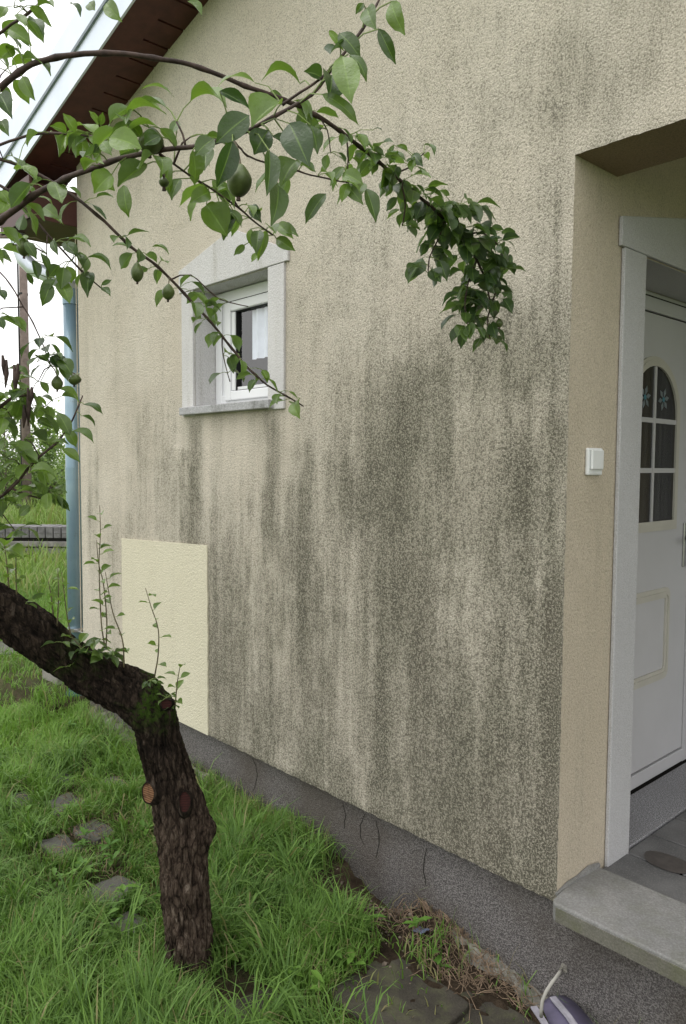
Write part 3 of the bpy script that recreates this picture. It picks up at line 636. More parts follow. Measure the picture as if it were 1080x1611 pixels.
# ================================================================== THE PEAR TREE
def catmull(pts, step):
    pts = [np.array(p, float) for p in pts]; pts = [2 * pts[0] - pts[1]] + pts + [2 * pts[-1] - pts[-2]]; out = []
    for i in range(1, len(pts) - 2):
        p0, p1, p2, p3 = pts[i - 1:i + 3]; n = max(2, int(np.linalg.norm(p2[:3] - p1[:3]) / step))
        for k in range(n):
            t = k / n; out.append(.5 * ((2 * p1) + (-p0 + p2) * t + (2 * p0 - 5 * p1 + 4 * p2 - p3) * t * t + (-p0 + 3 * p1 - 3 * p2 + p3) * t ** 3))
    out.append(pts[-2]); return np.array(out)
def ctrl(px, py, d, rpx, k=.86): p = P(px, py, d); return (p.x, p.y, p.z, rpx * k * d / F)
T = [ctrl(*c, k=.97 if c[1] > 1150 else .85) for c in ((300, 1590, 2.59, 52), (298, 1530, 2.58, 40), (297, 1490, 2.57, 36), (294, 1440, 2.56, 35), (291, 1390, 2.55, 36), (289, 1350, 2.545, 38), (289, 1310, 2.54, 42), (280, 1262, 2.52, 39),
     (266, 1215, 2.5, 35), (254, 1172, 2.48, 35), (243, 1132, 2.46, 40), (218, 1098, 2.44, 44), (182, 1078, 2.42, 41), (145, 1060, 2.39, 39), (100, 1031, 2.35, 37), (52, 994, 2.31, 38), (2, 961, 2.28, 41),
     (-60, 925, 2.25, 42), (-130, 865, 2.2, 42), (-190, 770, 2.15, 38), (-225, 650, 2.05, 33), (-240, 520, 1.95, 27))]
TP = catmull(T, .008); trunk_base = (TP[0][0], TP[0][1], 0.0)
tree = empty('pear_tree', trunk_base, 'leaning pear tree with dark mossy bent trunk and leafy twigs arching before the wall', 'tree')
KNOB = [(P(322, 1310, 2.53), .045, .022), (P(262, 1112, 2.42), .045, .022), (P(326, 1225, 2.52), .05, -.008), (P(245, 1246, 2.48), .045, .016), (P(180, 1085, 2.36), .05, .01), (P(60, 1000, 2.28), .07, .012), (P(300, 1420, 2.5), .05, .006), (P(230, 1085, 2.38), .05, .012), (P(275, 1190, 2.45), .04, .008)]
K = 96; rings = []; low = []; moss = []; ref = None
for i, q in enumerate(TP):
    c = Vector(q[:3]); t = Vector(TP[min(i + 2, len(TP) - 1)][:3]) - Vector(TP[max(i - 2, 0)][:3]); t.normalize()
    if ref is None: ref = t.orthogonal().normalized()
    ref = (ref - t * ref.dot(t)).normalized(); bb = t.cross(ref); s_ = i * .008
    for j in range(K):
        a = 2 * math.pi * j / K; dirv = ref * math.cos(a) + bb * math.sin(a); r = q[3]
        lump = mnoise.noise(Vector((math.cos(a) * 1.3, math.sin(a) * 1.3, s_ * 6))) * .13 + mnoise.noise(Vector((math.cos(a) * 3, math.sin(a) * 3, s_ * 17))) * .07
        ridge = mnoise.noise(Vector((math.cos(a) * 7.5, math.sin(a) * 7.5, s_ * 12))); ridge2 = mnoise.noise(Vector((math.cos(a) * 15, math.sin(a) * 15, s_ * 34 + 5)))
        pt = c + dirv * r; kb = sum(am * math.exp(-((pt - kp).length / kr) ** 2) for kp, kr, am in KNOB)
        ridge3 = mnoise.noise(Vector((math.cos(a) * 26, math.sin(a) * 26, s_ * 70)))
        rr_ = r * (1 + lump) + (abs(ridge) - .25) * -.020 + (abs(ridge2) - .2) * -.010 + ridge3 * .004 + kb
        rings.append(c + dirv * rr_ - Vector(trunk_base)); low.append(max(0, min(1, (.88 - c.z) / .35)))
        moss.append(max(0, 1 - abs(c.z - 1.0) / .22) * (1 if c.x > -2.75 else .35))
n = len(TP); I, J = np.meshgrid(np.arange(n - 1), np.arange(K), indexing='ij'); a0 = (I * K + J).ravel(); a1 = (I * K + (J + 1) % K).ravel()
trunk = np_mesh('trunk', [tuple(v) for v in rings], np.stack([a0, a1, a1 + K, a0 + K], -1), M['bark'], tree, smooth=True, attrs={'low': low, 'moss': moss})
# pruning scars: raised bark collar with a cut face
def scar(px, py, d, rw, rh, mat, label, lift=.012, facing=None):
    c = P(px, py, d); nrm = (Vector(CAM) - c).normalized() if facing is None else Vector(facing).normalized(); up = Vector((0, 0, 1)); sx = up.cross(nrm).normalized(); up = nrm.cross(sx)
    N = 26; b = MB(); rad = [1 + .035 * math.sin(3 * a + 1) + .02 * math.sin(5 * a) for a in (2 * math.pi * k / N for k in range(N))]
    def ringp(s, o): return [c + sx * math.cos(2 * math.pi * k / N) * rw * rad[k] * s + up * math.sin(2 * math.pi * k / N) * rh * rad[k] * s + nrm * o for k in range(N)]
    prof = [(1.75, -.045), (1.42, -.010), (1.24, lift * .55), (1.12, lift + .001), (1.03, lift + .004), (1.0, lift)]
    for s, o in prof: b.v += ringp(s, o)
    for q in range(len(prof) - 1): b.f += [(q * N + k, q * N + (k + 1) % N, (q + 1) * N + (k + 1) % N, (q + 1) * N + k) for k in range(N)]
    col = b.build('bark_collar', M['bark'], tree, smooth=True)
    b = MB(); b.v = ringp(1.02, lift) + [c + nrm * (lift - .001)]; b.f = [(k, (k + 1) % N, N) for k in range(N)]; o = b.build('pruning_cut', mat, tree); o['label'] = label
scar(240, 1246, 2.455, .028, .031, M['cut1'], 'fresh orange-brown round pruning cut on the left of the trunk', facing=(.20, -.97, .10), lift=.016)
scar(291, 1262, 2.438, .017, .030, M['cut2'], 'dark red old oval pruning wound', lift=.004)
scar(262, 1108, 2.385, .016, .014, M['cut2'], 'dark hollow knot at the bend', lift=.003)
# ---- branches  (px, py, depth, radius px)
BR = {
 'A': [(-240, 560, 1.95, 14), (-150, 330, 1.75, 9), (-60, 190, 1.6, 7), (0, 138, 1.52, 6), (40, 107, 1.5, 5.4), (90, 90, 1.48, 5), (165, 83, 1.47, 4.8), (240, 90, 1.48, 4.4), (300, 102, 1.5, 4.2), (350, 120, 1.52, 4), (410, 143, 1.56, 4), (470, 167, 1.62, 4), (520, 195, 1.7, 3.8), (560, 225, 1.78, 3.6),
        (605, 262, 1.9, 3.5), (650, 302, 2.0, 3.2), (690, 335, 2.1, 3), (725, 370, 2.18, 2.6), (748, 405, 2.24, 2.3), (764, 440, 2.27, 2), (772, 475, 2.28, 1.6)],
 'B': [(-225, 650, 2.05, 14), (-130, 460, 1.6, 9), (-50, 385, 1.35, 7), (0, 348, 1.24, 6.2), (60, 303, 1.18, 5.6), (125, 272, 1.12, 5.0), (200, 247, 1.08, 4.6), (260, 236, 1.05, 4.4), (310, 229, 1.03, 4.2), (365, 217, 1.02, 3.8), (410, 195, 1.02, 3.5), (450, 172, 1.03, 3.2), (490, 150, 1.04, 3), (512, 120, 1.05, 3), (535, 90, 1.06, 2.8), (560, 60, 1.07, 2.6), (580, 30, 1.08, 2.4), (596, 0, 1.1, 2.2), (620, -60, 1.12, 1.5)],
 'B2': [(445, 163, 1.06, 2.6), (470, 145, 1.05, 2.4), (505, 122, 1.05, 2.4), (530, 95, 1.06, 2.4)],
 'C': [(-225, 620, 2.03, 9), (-120, 300, 1.85, 5), (-40, 245, 1.75, 3.8), (0, 250, 1.72, 3.4), (40, 263, 1.72, 3.2), (85, 288, 1.72, 3.1), (120, 312, 1.73, 3.0), (165, 348, 1.75, 2.8), (208, 390, 1.78, 2.7), (240, 412, 1.8, 2.6), (275, 445, 1.83, 2.5), (305, 478, 1.85, 2.4), (335, 510, 1.87, 2.3), (365, 548, 1.89, 2.2), (392, 580, 1.9, 1.9), (420, 605, 1.91, 1.7), (450, 622, 1.92, 1.5), (478, 640, 1.92, 1.2)],
 'D': [(-150, 330, 1.75, 4), (-40, 238, 1.5, 3), (0, 227, 1.46, 2.6), (45, 213, 1.44, 2.4), (95, 210, 1.42, 2.4), (140, 214, 1.41, 2.2), (170, 222, 1.4, 1.8)],
 'E': [(252, 243, 1.06, 2.4), (275, 258, 1.1, 2), (305, 280, 1.15, 2), (340, 302, 1.22, 1.9), (375, 325, 1.28, 1.8), (405, 352, 1.34, 1.6), (430, 370, 1.38, 1.3)],
 'F': [(365, 217, 1.03, 2), (385, 240, 1.12, 1.8), (405, 252, 1.2, 1.7), (450, 264, 1.3, 1.6), (500, 278, 1.4, 1.5), (545, 287, 1.46, 1.3), (570, 290, 1.5, 1.1)],
 'G': [(-150, 330, 1.75, 5), (-70, 120, 1.7, 3.4), (0, 52, 1.66, 2.6), (30, 30, 1.64, 2.4), (58, 8, 1.62, 2.2), (90, -30, 1.6, 1.6)],
 'H': [(-130, 460, 1.6, 4), (-40, 300, 1.62, 3), (0, 292, 1.62, 2.6), (28, 315, 1.62, 2.3), (58, 348, 1.62, 2.2), (75, 368, 1.63, 2), (100, 395, 1.64, 1.8), (128, 425, 1.65, 1.6), (160, 452, 1.66, 1.2)],
 'Hh': [(75, 366, 1.63, 1.2), (74, 400, 1.63, 1.1), (77, 436, 1.63, .8)],
 'J': [(-190, 770, 2.15, 7), (-90, 810, 1.95, 5), (-20, 790, 1.85, 4), (15, 770, 1.82, 3.2), (40, 742, 1.82, 2.8), (62, 718, 1.82, 2.4), (88, 698, 1.82, 2), (108, 672, 1.83, 1.7), (120, 648, 1.83, 1.5), (130, 622, 1.84, 1.1)],
 'K': [(18, 768, 1.82, 2), (45, 780, 1.83, 1.6), (80, 788, 1.84, 1.2)],
 'I': [(-190, 650, 2.0, 4), (-60, 400, 1.9, 2), (0, 428, 1.88, 1.4), (30, 470, 1.88, 1.3), (58, 520, 1.88, 1.2), (80, 575, 1.88, 1.1)],
 'N': [(-150, 700, 2.0, 6), (-60, 680, 1.9, 4), (0, 640, 1.85, 3.4), (20, 625, 1.85, 2.8), (42, 622, 1.85, 2)],
 'AA': [(618, 275, 1.93, 1.8), (645, 262, 1.95, 1.5), (668, 240, 1.96, 1.1)],
 'AB': [(632, 286, 1.96, 1.8), (638, 320, 1.98, 1.5), (634, 355, 2.0, 1.1)],
 'AC': [(690, 335, 2.1, 1.8), (712, 322, 2.12, 1.4), (738, 324, 2.14, 1)],
 'AD': [(728, 372, 2.18, 1.8), (750, 366, 2.2, 1.5), (774, 374, 2.22, 1.4), (790, 396, 2.24, 1.1), (794, 425, 2.25, .9)],
 'AE': [(700, 345, 2.12, 1.6), (690, 375, 2.14, 1.4), (676, 405, 2.15, 1.2), (674, 430, 2.15, .9)],
 'AF': [(752, 405, 2.24, 1.6), (738, 440, 2.24, 1.4), (732, 480, 2.24, 1.2), (738, 520, 2.24, .9)],
 'AG': [(780, 462, 2.28, 1.6), (768, 500, 2.27, 1.4), (772, 534, 2.27, 1.1)],
 'AH': [(545, 212, 1.75, 1.6), (548, 250, 1.76, 1.3), (545, 285, 1.77, 1)],
 'AI': [(500, 182, 1.67, 1.4), (515, 205, 1.68, 1.2), (520, 240, 1.7, .9)],
 'CA': [(270, 440, 1.83, 1.4), (300, 432, 1.84, 1.2), (345, 470, 1.86, 1.1), (392, 482, 1.87, .9)],
 'CB': [(350, 530, 1.88, 1.2), (352, 560, 1.89, 1), (362, 600, 1.9, .8)],
 'EA': [(262, 250, 1.08, 1.6), (256, 270, 1.09, 1.3), (262, 292, 1.1, 1)],
 'BS': [(291, 232, 1.04, 2.2), (287, 210, 1.04, 1.9), (278, 190, 1.04, 1.7)],
}
for _q in BR.values():
    pass
BP = {}; allp = []
for kx, c in BR.items():
    q = catmull([ctrl(*a) for a in c], .02 if kx not in 'ABC' else .016); q[:, 3] = np.maximum(q[:, 3], .0008)
    for i in range(len(q)): q[i, :3] += np.array(mnoise.noise_vector(Vector(q[i, :3]) * 22)) * .0022
    node = np.array([1.28 if (i % 5 == 0 and kx not in ('Hh',)) else 1.0 for i in range(len(q))])
    BP[kx] = q; MB().tube([Vector(a[:3]) for a in q], list(q[:, 3] * node), 9).build('branch', M['twig'], tree, smooth=True); allp.append(q[:, :3])
ALLP = np.concatenate(allp)

# ---- leaves
NU, NV = 9, 7
LV, LF, LT, LVn = [], [], [], []; PT = MB(); nleaf = 0
def leaf(base, tip, nrm, wr=.52, fold=.25, arch_=.10, tint=.6, twist=0.0, store=None):
    global nleaf
    base = Vector(base); tip = Vector(tip); d = tip - base; L_ = d.length
    if L_ < 1e-4: return
    d /= L_; n_ = Vector(nrm); n_ = (n_ - d * n_.dot(d)); n_ = n_.normalized() if n_.length > 1e-3 else d.orthogonal().normalized(); s = d.cross(n_)
    off = len(LV); ph = random.uniform(0, 6)
    for i in range(NU):
        u = i / (NU - 1); w = (math.sin(math.pi * u ** .86) ** .74) * (1 - .10 * u) * L_ * wr * .5 if 0 < i < NU - 1 else .0006
        if i == NU - 2: w *= .66
        tw = twist * (u - .5); ss = s * math.cos(tw) + n_ * math.sin(tw); nn = n_ * math.cos(tw) - s * math.sin(tw)
        c = base + d * (L_ * u) + n_ * (arch_ * L_ * 4 * u * (1 - u))
        for j in range(NV):
            v = (-1, -.62, -.09, 0, .09, .62, 1)[j]
            LV.append(c + ss * (w * v * math.cos(fold)) + nn * (abs(v) ** 1.4 * w * math.sin(fold) * 1.2 + .022 * L_ * math.sin(u * 11 + ph + v) * abs(v)))
            LT.append(tint); LVn.append(1.0 if j == NV // 2 else 0.0)
    for i in range(NU - 1):
        for j in range(NV - 1): a = off + i * NV + j; LF.append((a, a + 1, a + NV + 1, a + NV))
    nleaf += 1
def petiole(a, b):
    a = Vector(a); b = Vector(b); m_ = (a + b) / 2 + Vector((0, 0, (b - a).length * .10)); PT.tube([a, m_, b], [.0011, .0009, .0009], 4, caps=False)
def near_branch(p, dmax=.09):
    d = np.linalg.norm(ALLP - np.array(p), axis=1); i = int(d.argmin()); return (Vector(ALLP[i]), d[i])
camv = Vector(CAM)
# leaves read off the photograph: base px, tip px, depth, width ratio, arch, tint, side (0 = top to camera, 1 = seen obliquely)
LM = [(402,130,340,141,1.12,.5,.30,.75,1),(472,131,411,128,1.1,.45,.34,.7,1),(507,122,478,112,1.06,.8,.1,.15,0),(300,159,358,171,1.05,.5,.25,.8,1),(346,143,394,172,1.02,.42,.1,.05,0),
 (443,162,396,200,1.0,.85,.08,.85,0),(392,181,340,225,.98,.6,.1,.12,0),(366,222,341,294,.95,.50,.1,.06,0),(337,218,307,245,1.0,.7,.1,.35,0),(303,237,307,284,1.02,.65,.12,.75,0),(456,194,487,262,.97,.55,.08,.08,0),
 (489,196,500,242,1.02,.5,.1,.3,0),(430,214,465,237,1.0,.45,.15,.1,0),(422,205,400,243,1.0,.9,.05,.1,0),(424,237,420,308,.96,.38,.08,.25,0),(468,252,442,294,1.05,.75,.1,.55,0),(437,289,427,355,1.0,.42,.1,.3,0),
 (513,304,481,353,1.15,.42,.1,.25,0),(539,88,553,162,.98,.42,.06,.95,0),(507,148,566,199,.98,.3,.2,.6,0),(522,118,516,160,1.0,.75,.1,.12,0),(548,85,577,128,1.0,.35,.2,.35,1),(518,48,541,80,1.05,.32,.1,.9,0),
 (534,52,568,93,1.04,.5,.15,.25,0),(578,12,592,47,1.05,.45,.1,.55,0),(616,2,638,55,1.05,.42,.1,.8,0),(596,45,623,101,1.02,.35,.12,.15,0),(572,5,560,22,1.05,.6,.1,.3,0),(536,75,520,85,1.05,.8,.1,.1,0),
 (223,140,274,152,1.12,.4,.25,.8,1),(296,2,318,25,1.2,.5,.1,.6,0),(168,4,192,34,1.3,.5,.1,.85,0),(140,4,150,16,1.35,.6,.1,.5,0),(196,182,262,180,1.04,.45,.22,.75,1),(262,168,205,178,1.05,.4,.2,.4,1),
 (172,216,223,234,.98,.75,.1,.95,0),(200,210,250,200,1.02,.5,.2,.85,1),(222,214,200,186,1.05,.6,.15,.6,0),(252,214,226,228,1.0,.9,.08,.15,0),(195,291,203,342,1.25,.48,.08,.65,0),(176,274,148,304,1.05,.85,.12,.9,0),
 (132,268,164,258,1.06,.6,.2,.8,1),(118,208,99,178,1.35,.6,.1,.8,0),(105,208,78,198,1.35,.65,.15,.8,0),(152,212,120,198,1.35,.6,.2,.85,1),(155,196,140,174,1.38,.5,.1,.7,0),(158,196,162,176,1.38,.5,.1,.5,0),(134,216,118,230,1.36,.5,.1,.2,0),
 (140,215,165,240,1.34,.45,.1,.8,0),(160,222,176,244,1.34,.5,.1,.6,0),(110,376,143,388,1.6,.42,.2,.6,1),(138,405,175,425,1.6,.45,.2,.35,1),(240,388,266,400,1.7,.42,.2,.5,1),(25,268,58,284,1.4,.5,.25,.75,1),(30,296,58,308,1.4,.5,.2,.7,1),
 (58,310,84,324,1.45,.5,.2,.6,1),(68,326,94,344,1.45,.48,.15,.6,0),(0,300,16,320,1.3,.7,.1,.9,0),(0,336,18,312,1.3,.7,.1,.95,0),(43,32,69,58,1.5,.42,.2,.12,1),(14,45,50,72,1.5,.6,.15,.7,0),(8,72,36,92,1.5,.6,.2,.45,1),(0,92,22,72,1.5,.7,.1,.85,0),
 (36,92,80,120,1.5,.4,.2,.5,1),(35,120,56,158,1.5,.5,.1,.75,0),(0,148,19,187,1.5,.5,.1,.12,0),(26,22,40,42,1.55,.5,.1,.7,0),(60,10,86,12,1.6,.6,.2,.6,1),(110,5,127,26,1.5,.5,.2,.1,1),(10,10,0,28,1.55,.5,.1,.7,0),(2,190,14,214,1.5,.5,.1,.4,0),
 (268,256,262,300,1.12,.6,.1,.75,0),(262,276,268,302,1.14,.5,.1,.4,0),(280,190,270,212,1.1,.5,.1,.5,0),(300,252,330,262,1.15,.5,.25,.8,1),(325,240,322,268,1.1,.7,.1,.5,0),(302,262,306,292,1.15,.5,.1,.85,0),
 (40,380,58,408,1.55,.5,.1,.3,0),(84,378,92,402,1.58,.42,.1,.25,0),(118,398,130,422,1.62,.5,.1,.45,0),(105,418,112,446,1.62,.7,.1,.9,0),(128,430,148,440,1.66,.4,.15,.25,0),(140,428,138,468,1.66,.5,.1,.15,0),(160,452,174,466,1.66,.4,.1,.3,0),
 (160,448,176,440,1.66,.4,.1,.3,0),(88,440,62,462,1.6,.45,.15,.3,0),(80,446,66,482,1.6,.5,.1,.3,0),(52,410,60,440,1.6,.5,.1,.2,0),(64,398,78,430,1.6,.4,.1,.3,0),(42,430,52,448,1.6,.5,.1,.2,0),(94,442,110,478,1.6,.5,.1,.7,0),(100,420,96,455,1.6,.6,.1,.5,0),
 (132,636,162,652,1.8,.4,.2,.25,1),(128,654,150,672,1.8,.4,.2,.3,1),(116,678,148,698,1.8,.4,.22,.55,1),(98,706,126,728,1.8,.5,.15,.95,0),(110,684,90,648,1.8,.45,.15,.6,0),(78,700,110,700,1.8,.45,.2,.5,1),(105,675,120,704,1.8,.5,.1,.8,0),
 (45,745,88,752,1.75,.6,.28,.75,1),(82,770,106,776,1.84,.4,.2,.6,1),(90,782,110,804,1.84,.4,.15,.25,0),(60,780,88,796,1.84,.5,.2,.4,1),(48,796,30,812,1.84,.6,.15,.5,0),(14,855,45,842,1.9,.6,.3,.4,1),(4,866,38,880,1.9,.55,.25,.85,1),
 (5,735,30,728,1.8,.7,.2,.9,1),(48,725,10,700,1.8,.55,.2,.8,1),(40,712,60,730,1.8,.5,.1,.75,0),(60,660,86,675,1.9,.4,.15,.6,0),(60,625,84,632,1.9,.4,.2,.4,1),(58,570,80,560,1.9,.5,.2,.6,1),(84,556,98,566,1.88,.5,.2,.5,1),(64,600,76,620,1.9,.5,.1,.7,0),
 (0,455,8,472,1.5,.6,.1,.1,0),(0,500,6,518,1.5,.6,.1,.2,0),
 (405,398,396,412,1.5,.5,.1,.9,0),(438,352,462,376,1.4,.45,.15,.8,0),(440,355,470,372,1.4,.4,.2,.4,0),(435,375,465,395,1.4,.5,.12,.6,0),(420,362,406,410,1.38,.4,.1,.85,0),(408,362,404,402,1.36,.4,.1,.4,0),(385,385,368,402,1.4,.42,.12,.5,0),(395,360,396,388,1.38,.5,.1,.8,0),
 (396,322,412,350,1.3,.42,.15,.15,0),(345,300,370,306,1.2,.5,.2,.6,1),(325,322,358,372,1.2,.85,.06,.85,0),(348,332,322,334,1.22,.8,.12,.7,0),(362,330,380,358,1.24,.5,.1,.45,0),(372,340,350,362,1.24,.5,.1,.3,0),(330,302,298,320,1.18,.55,.15,.9,0),(350,318,352,378,1.24,.5,.1,.3,0),
 (620,228,612,252,1.95,.4,.15,.4,0),(668,228,684,246,1.97,.35,.2,.3,1),(650,242,666,262,1.96,.45,.1,.15,0),(642,236,624,228,1.96,.4,.15,.5,0),(700,322,722,330,2.12,.35,.25,.25,1),(722,336,752,334,2.15,.35,.2,.3,1),(785,378,812,395,2.2,.35,.25,.15,1),(755,372,776,384,2.2,.4,.15,.2,0),
 (584,232,574,252,1.9,.45,.1,.2,0),(588,204,602,206,1.7,.35,.2,.05,1),(560,212,580,232,1.78,.5,.1,.45,0),(575,295,592,350,1.5,.42,.08,.3,0),(548,288,538,318,1.48,.55,.1,.85,0),(540,262,520,292,1.48,.45,.1,.4,0),(540,272,572,290,1.48,.6,.12,.8,0),(572,288,560,312,1.5,.5,.1,.5,0),(545,290,572,322,1.49,.4,.1,.6,0)]
LM = [(a, b, c, d, dep, w, ar, ti, ob) for a, b, c, d, dep, w, ar, ti, ob in LM]
for a, b, c, d, dep, w, ar, ti, ob in LM:
    p0 = P(a, b, dep); p1 = P(c, d, dep + random.uniform(-.025, .015)); view = (camv - p0).normalized()
    nr = (Vector((0, 0, 1)) * .9 + view * .35 + Vector((random.uniform(-.2, .2),) * 3)) if ob else (view + Vector((random.uniform(-.5, .5), random.uniform(-.5, .5), .45)))
    leaf(p0, p1, nr, w * (1.35 if ob else 1.15), random.uniform(.1, .6), ar * (.7 if ob else .6) + random.uniform(0, .05), ti * random.uniform(.8, 1.1), random.uniform(-.6, .6))
    q, dd = near_branch(p0)
    if dd < .10: petiole(q, p0)
def spur(p, n, L_=.052, tint=(.1, .8), spread=.030, out=None, droop=.8, wr=.66):
    p = Vector(p)
    for k in range(n):
        az = random.uniform(0, 2 * math.pi); o = Vector((math.cos(az), math.sin(az), random.uniform(-.4, .7))).normalized()
        if out is not None: o = (o + Vector(out) * .6).normalized()
        b0 = p + o * random.uniform(.5, 1.2) * spread; dr = (o * random.uniform(.4, 1.1) + Vector((0, 0, -droop * random.uniform(.3, 1.5)))).normalized()
        l = L_ * random.uniform(.72, 1.2)
        leaf(b0, b0 + dr * l, Vector((random.uniform(-.6, .6), random.uniform(-.6, .6), 1)), wr * random.uniform(.85, 1.2), random.uniform(.15, .6), random.uniform(.02, .13), random.uniform(*tint), random.uniform(-.7, .7)); petiole(p, b0)
def dress(kx, t0, t1, step, n, **k):
    q = BP[kx]; seg = np.linalg.norm(np.diff(q[:, :3], axis=0), axis=1); cum = np.concatenate([[0], np.cumsum(seg)]); tot = cum[-1]; s = t0 * tot
    while s < t1 * tot:
        i = min(len(q) - 1, int(np.searchsorted(cum, s))); spur(q[i, :3], random.randint(*n), **k); s += step * random.uniform(.7, 1.3)
dress('A', .60, .72, .060, (2, 4), L_=.046, tint=(.2, .8), spread=.022)
dress('A', .72, .84, .038, (3, 5), L_=.052, tint=(.1, .7), spread=.030)
dress('A', .84, 1.0, .024, (5, 7), L_=.062, tint=(.0, .40), spread=.045)
for kx in ('AC', 'AD', 'AE', 'AF', 'AG'): dress(kx, .2, 1.05, .034, (4, 5), L_=.057, tint=(.0, .42), spread=.034)
for kx in ('AA', 'AB', 'AH', 'AI'): dress(kx, .3, 1.05, .035, (2, 3), L_=.040, tint=(.15, .8), spread=.02)
dress('C', .56, .64, .07, (2, 3), L_=.048, tint=(.1, .5)); dress('C', .66, .88, .055, (3, 4), L_=.046, tint=(.15, .75), spread=.03); dress('C', .88, 1.0, .05, (2, 3), L_=.042, tint=(.2, .7))
dress('CA', .3, 1, .05, (1, 2), L_=.045, tint=(.3, .9)); dress('CB', .3, 1, .045, (2, 2), L_=.045, tint=(.2, .7))
dress('B', .50, .60, .08, (1, 3), L_=.046, tint=(.4, .95), spread=.022); dress('E', .3, 1, .05, (1, 3), L_=.040, tint=(.4, .95)); dress('F', .5, 1, .06, (1, 2), L_=.042, tint=(.2, .8), spread=.02)
dress('D', .8, 1, .03, (2, 3), L_=.045, tint=(.5, 1)); spur(P(200, 205, 1.06), 3, L_=.042, tint=(.4, 1), spread=.03); spur(P(235, 200, 1.06), 3, L_=.042, tint=(.2, .9), spread=.03); spur(P(250, 255, 1.05), 3, L_=.045, tint=(.3, .9), spread=.02); dress('H', .45, .95, .06, (1, 2), L_=.045, tint=(.2, .8)); dress('B', .62, .75, .07, (1, 2), L_=.05, tint=(.1, .6))
dress('J', .3, .8, .055, (2, 3), L_=.052, tint=(.4, 1.0), spread=.035); dress('K', .2, 1, .04, (2, 3), L_=.05, tint=(.4, 1)); dress('N', .4, 1, .04, (3, 4), L_=.052, tint=(.2, .9), spread=.04)
dress('I', .9, 1, .02, (3, 4), L_=.048, tint=(.0, .5), spread=.03); dress('G', .3, .8, .05, (2, 3), L_=.05, tint=(.4, .9), spread=.03)
# side foliage at the left edge, around the hanging twigs
for px, py, dep, n_, sp_ in ((60, 600, 1.9, 5, .05), (70, 640, 1.92, 4, .045), (20, 660, 1.85, 6, .06), (40, 690, 1.85, 5, .05), (10, 720, 1.82, 6, .05), (30, 640, 1.88, 5, .05), (0, 690, 1.85, 5, .05), (60, 740, 1.85, 3, .04), (10, 800, 1.9, 5, .045),
                             (24, 835, 1.9, 4, .04), (-20, 600, 1.9, 8, .07), (-30, 500, 1.8, 7, .07), (-40, 420, 1.7, 8, .08), (-60, 100, 1.6, 10, .09), (-80, 20, 1.65, 10, .10), (-90, 220, 1.65, 10, .10), (-140, 500, 1.9, 12, .12), (-170, 330, 1.8, 12, .12), (20, 385, 1.6, 3, .03),
                             (-150, 120, 1.75, 12, .13), (-60, 760, 1.9, 8, .07), (350, 300, 1.3, 3, .03), (300, 215, 1.1, 2, .03), (22, 12, 1.6, 2, .03), (8, 110, 1.55, 3, .03), (460, 640, 1.93, 2, .02), (5, 250, 1.5, 2, .03)):
    q, dd = near_branch(P(px, py, dep)); c = P(px, py, dep)
    if dd > .02 and dd < .6: MB().tube([q, (q + c) / 2 + Vector((0, 0, .01)), c], [.0018, .0015, .001], 5).build('branch', M['twig'], tree, smooth=True)
    spur(c, n_, L_=.054, tint=(.35, 1.0), spread=sp_)
# ---- water shoots standing on the trunk
SH = [([(166, 1022), (160, 985), (157, 930), (156, 880), (158, 840), (157, 795)], 2.30, 14, .030), ([(167, 1020), (168, 975), (163, 920), (155, 885), (152, 850)], 2.31, 7, .03), ([(195, 1050), (193, 1008), (178, 965), (170, 925), (166, 900)], 2.31, 7, .03),
      ([(243, 1066), (249, 1030), (249, 990), (238, 955), (229, 925)], 2.36, 9, .030), ([(276, 1108), (279, 1075), (284, 1045)], 2.40, 6, .030), ([(112, 1002), (105, 965), (97, 900)], 2.28, 5, .026), ([(90, 985), (92, 940), (91, 893)], 2.28, 5, .024),
      ([(84, 968), (80, 935), (76, 915)], 2.28, 3, .024), ([(14, 925), (10, 880), (4, 840)], 2.2, 7, .05), ([(26, 935), (25, 890), (26, 860)], 2.2, 5, .035), ([(140, 1030), (120, 1010), (110, 998)], 2.30, 3, .035)]
for pts, dep, n_, ll in SH:
    q = catmull([(*P(x, y, dep), .0024 - .0014 * i / (len(pts) - 1)) for i, (x, y) in enumerate(pts)], .012)
    MB().tube([Vector(a[:3]) for a in q], list(q[:, 3]), 6).build('shoot', M['shoot'], tree, smooth=True)
    for k in range(n_):
        i = int((.12 + .88 * (k + .5) / n_) * (len(q) - 1)); c = Vector(q[i, :3]); az = k * 2.4 + random.uniform(-.5, .5); o = Vector((math.cos(az), math.sin(az), random.uniform(-.1, .5)))
        leaf(c + o * .010, c + o * (.010 + ll * random.uniform(.8, 1.35)), Vector((random.uniform(-.7, .7), random.uniform(-.7, .2), .8)), .68, .4, .08, random.uniform(.55, 1.0), 0); petiole(c, c + o * .010)
for px, py, dep, n_, ll in ((150, 1030, 2.30, 9, .045), (128, 1022, 2.29, 5, .05), (110, 1048, 2.27, 2, .05), (165, 1032, 2.32, 7, .045), (175, 1030, 2.33, 5, .04), (236, 1070, 2.36, 6, .03), (262, 1098, 2.38, 6, .02), (272, 1112, 2.40, 6, .018), (150, 1008, 2.31, 5, .04), (92, 1010, 2.26, 2, .035), (40, 950, 2.22, 3, .04)):
    spur(P(px, py, dep), n_, L_=ll, tint=(.1, .75), spread=.018, droop=.35)
leaves = np_mesh('leaves', np.array([tuple(v) for v in LV]) - np.array(trunk_base), LF, M['leaf'], tree, smooth=True, attrs={'tint': np.clip(LT, 0, 1), 'vein': LVn})
PT.build('petioles', M['petiole'], tree)
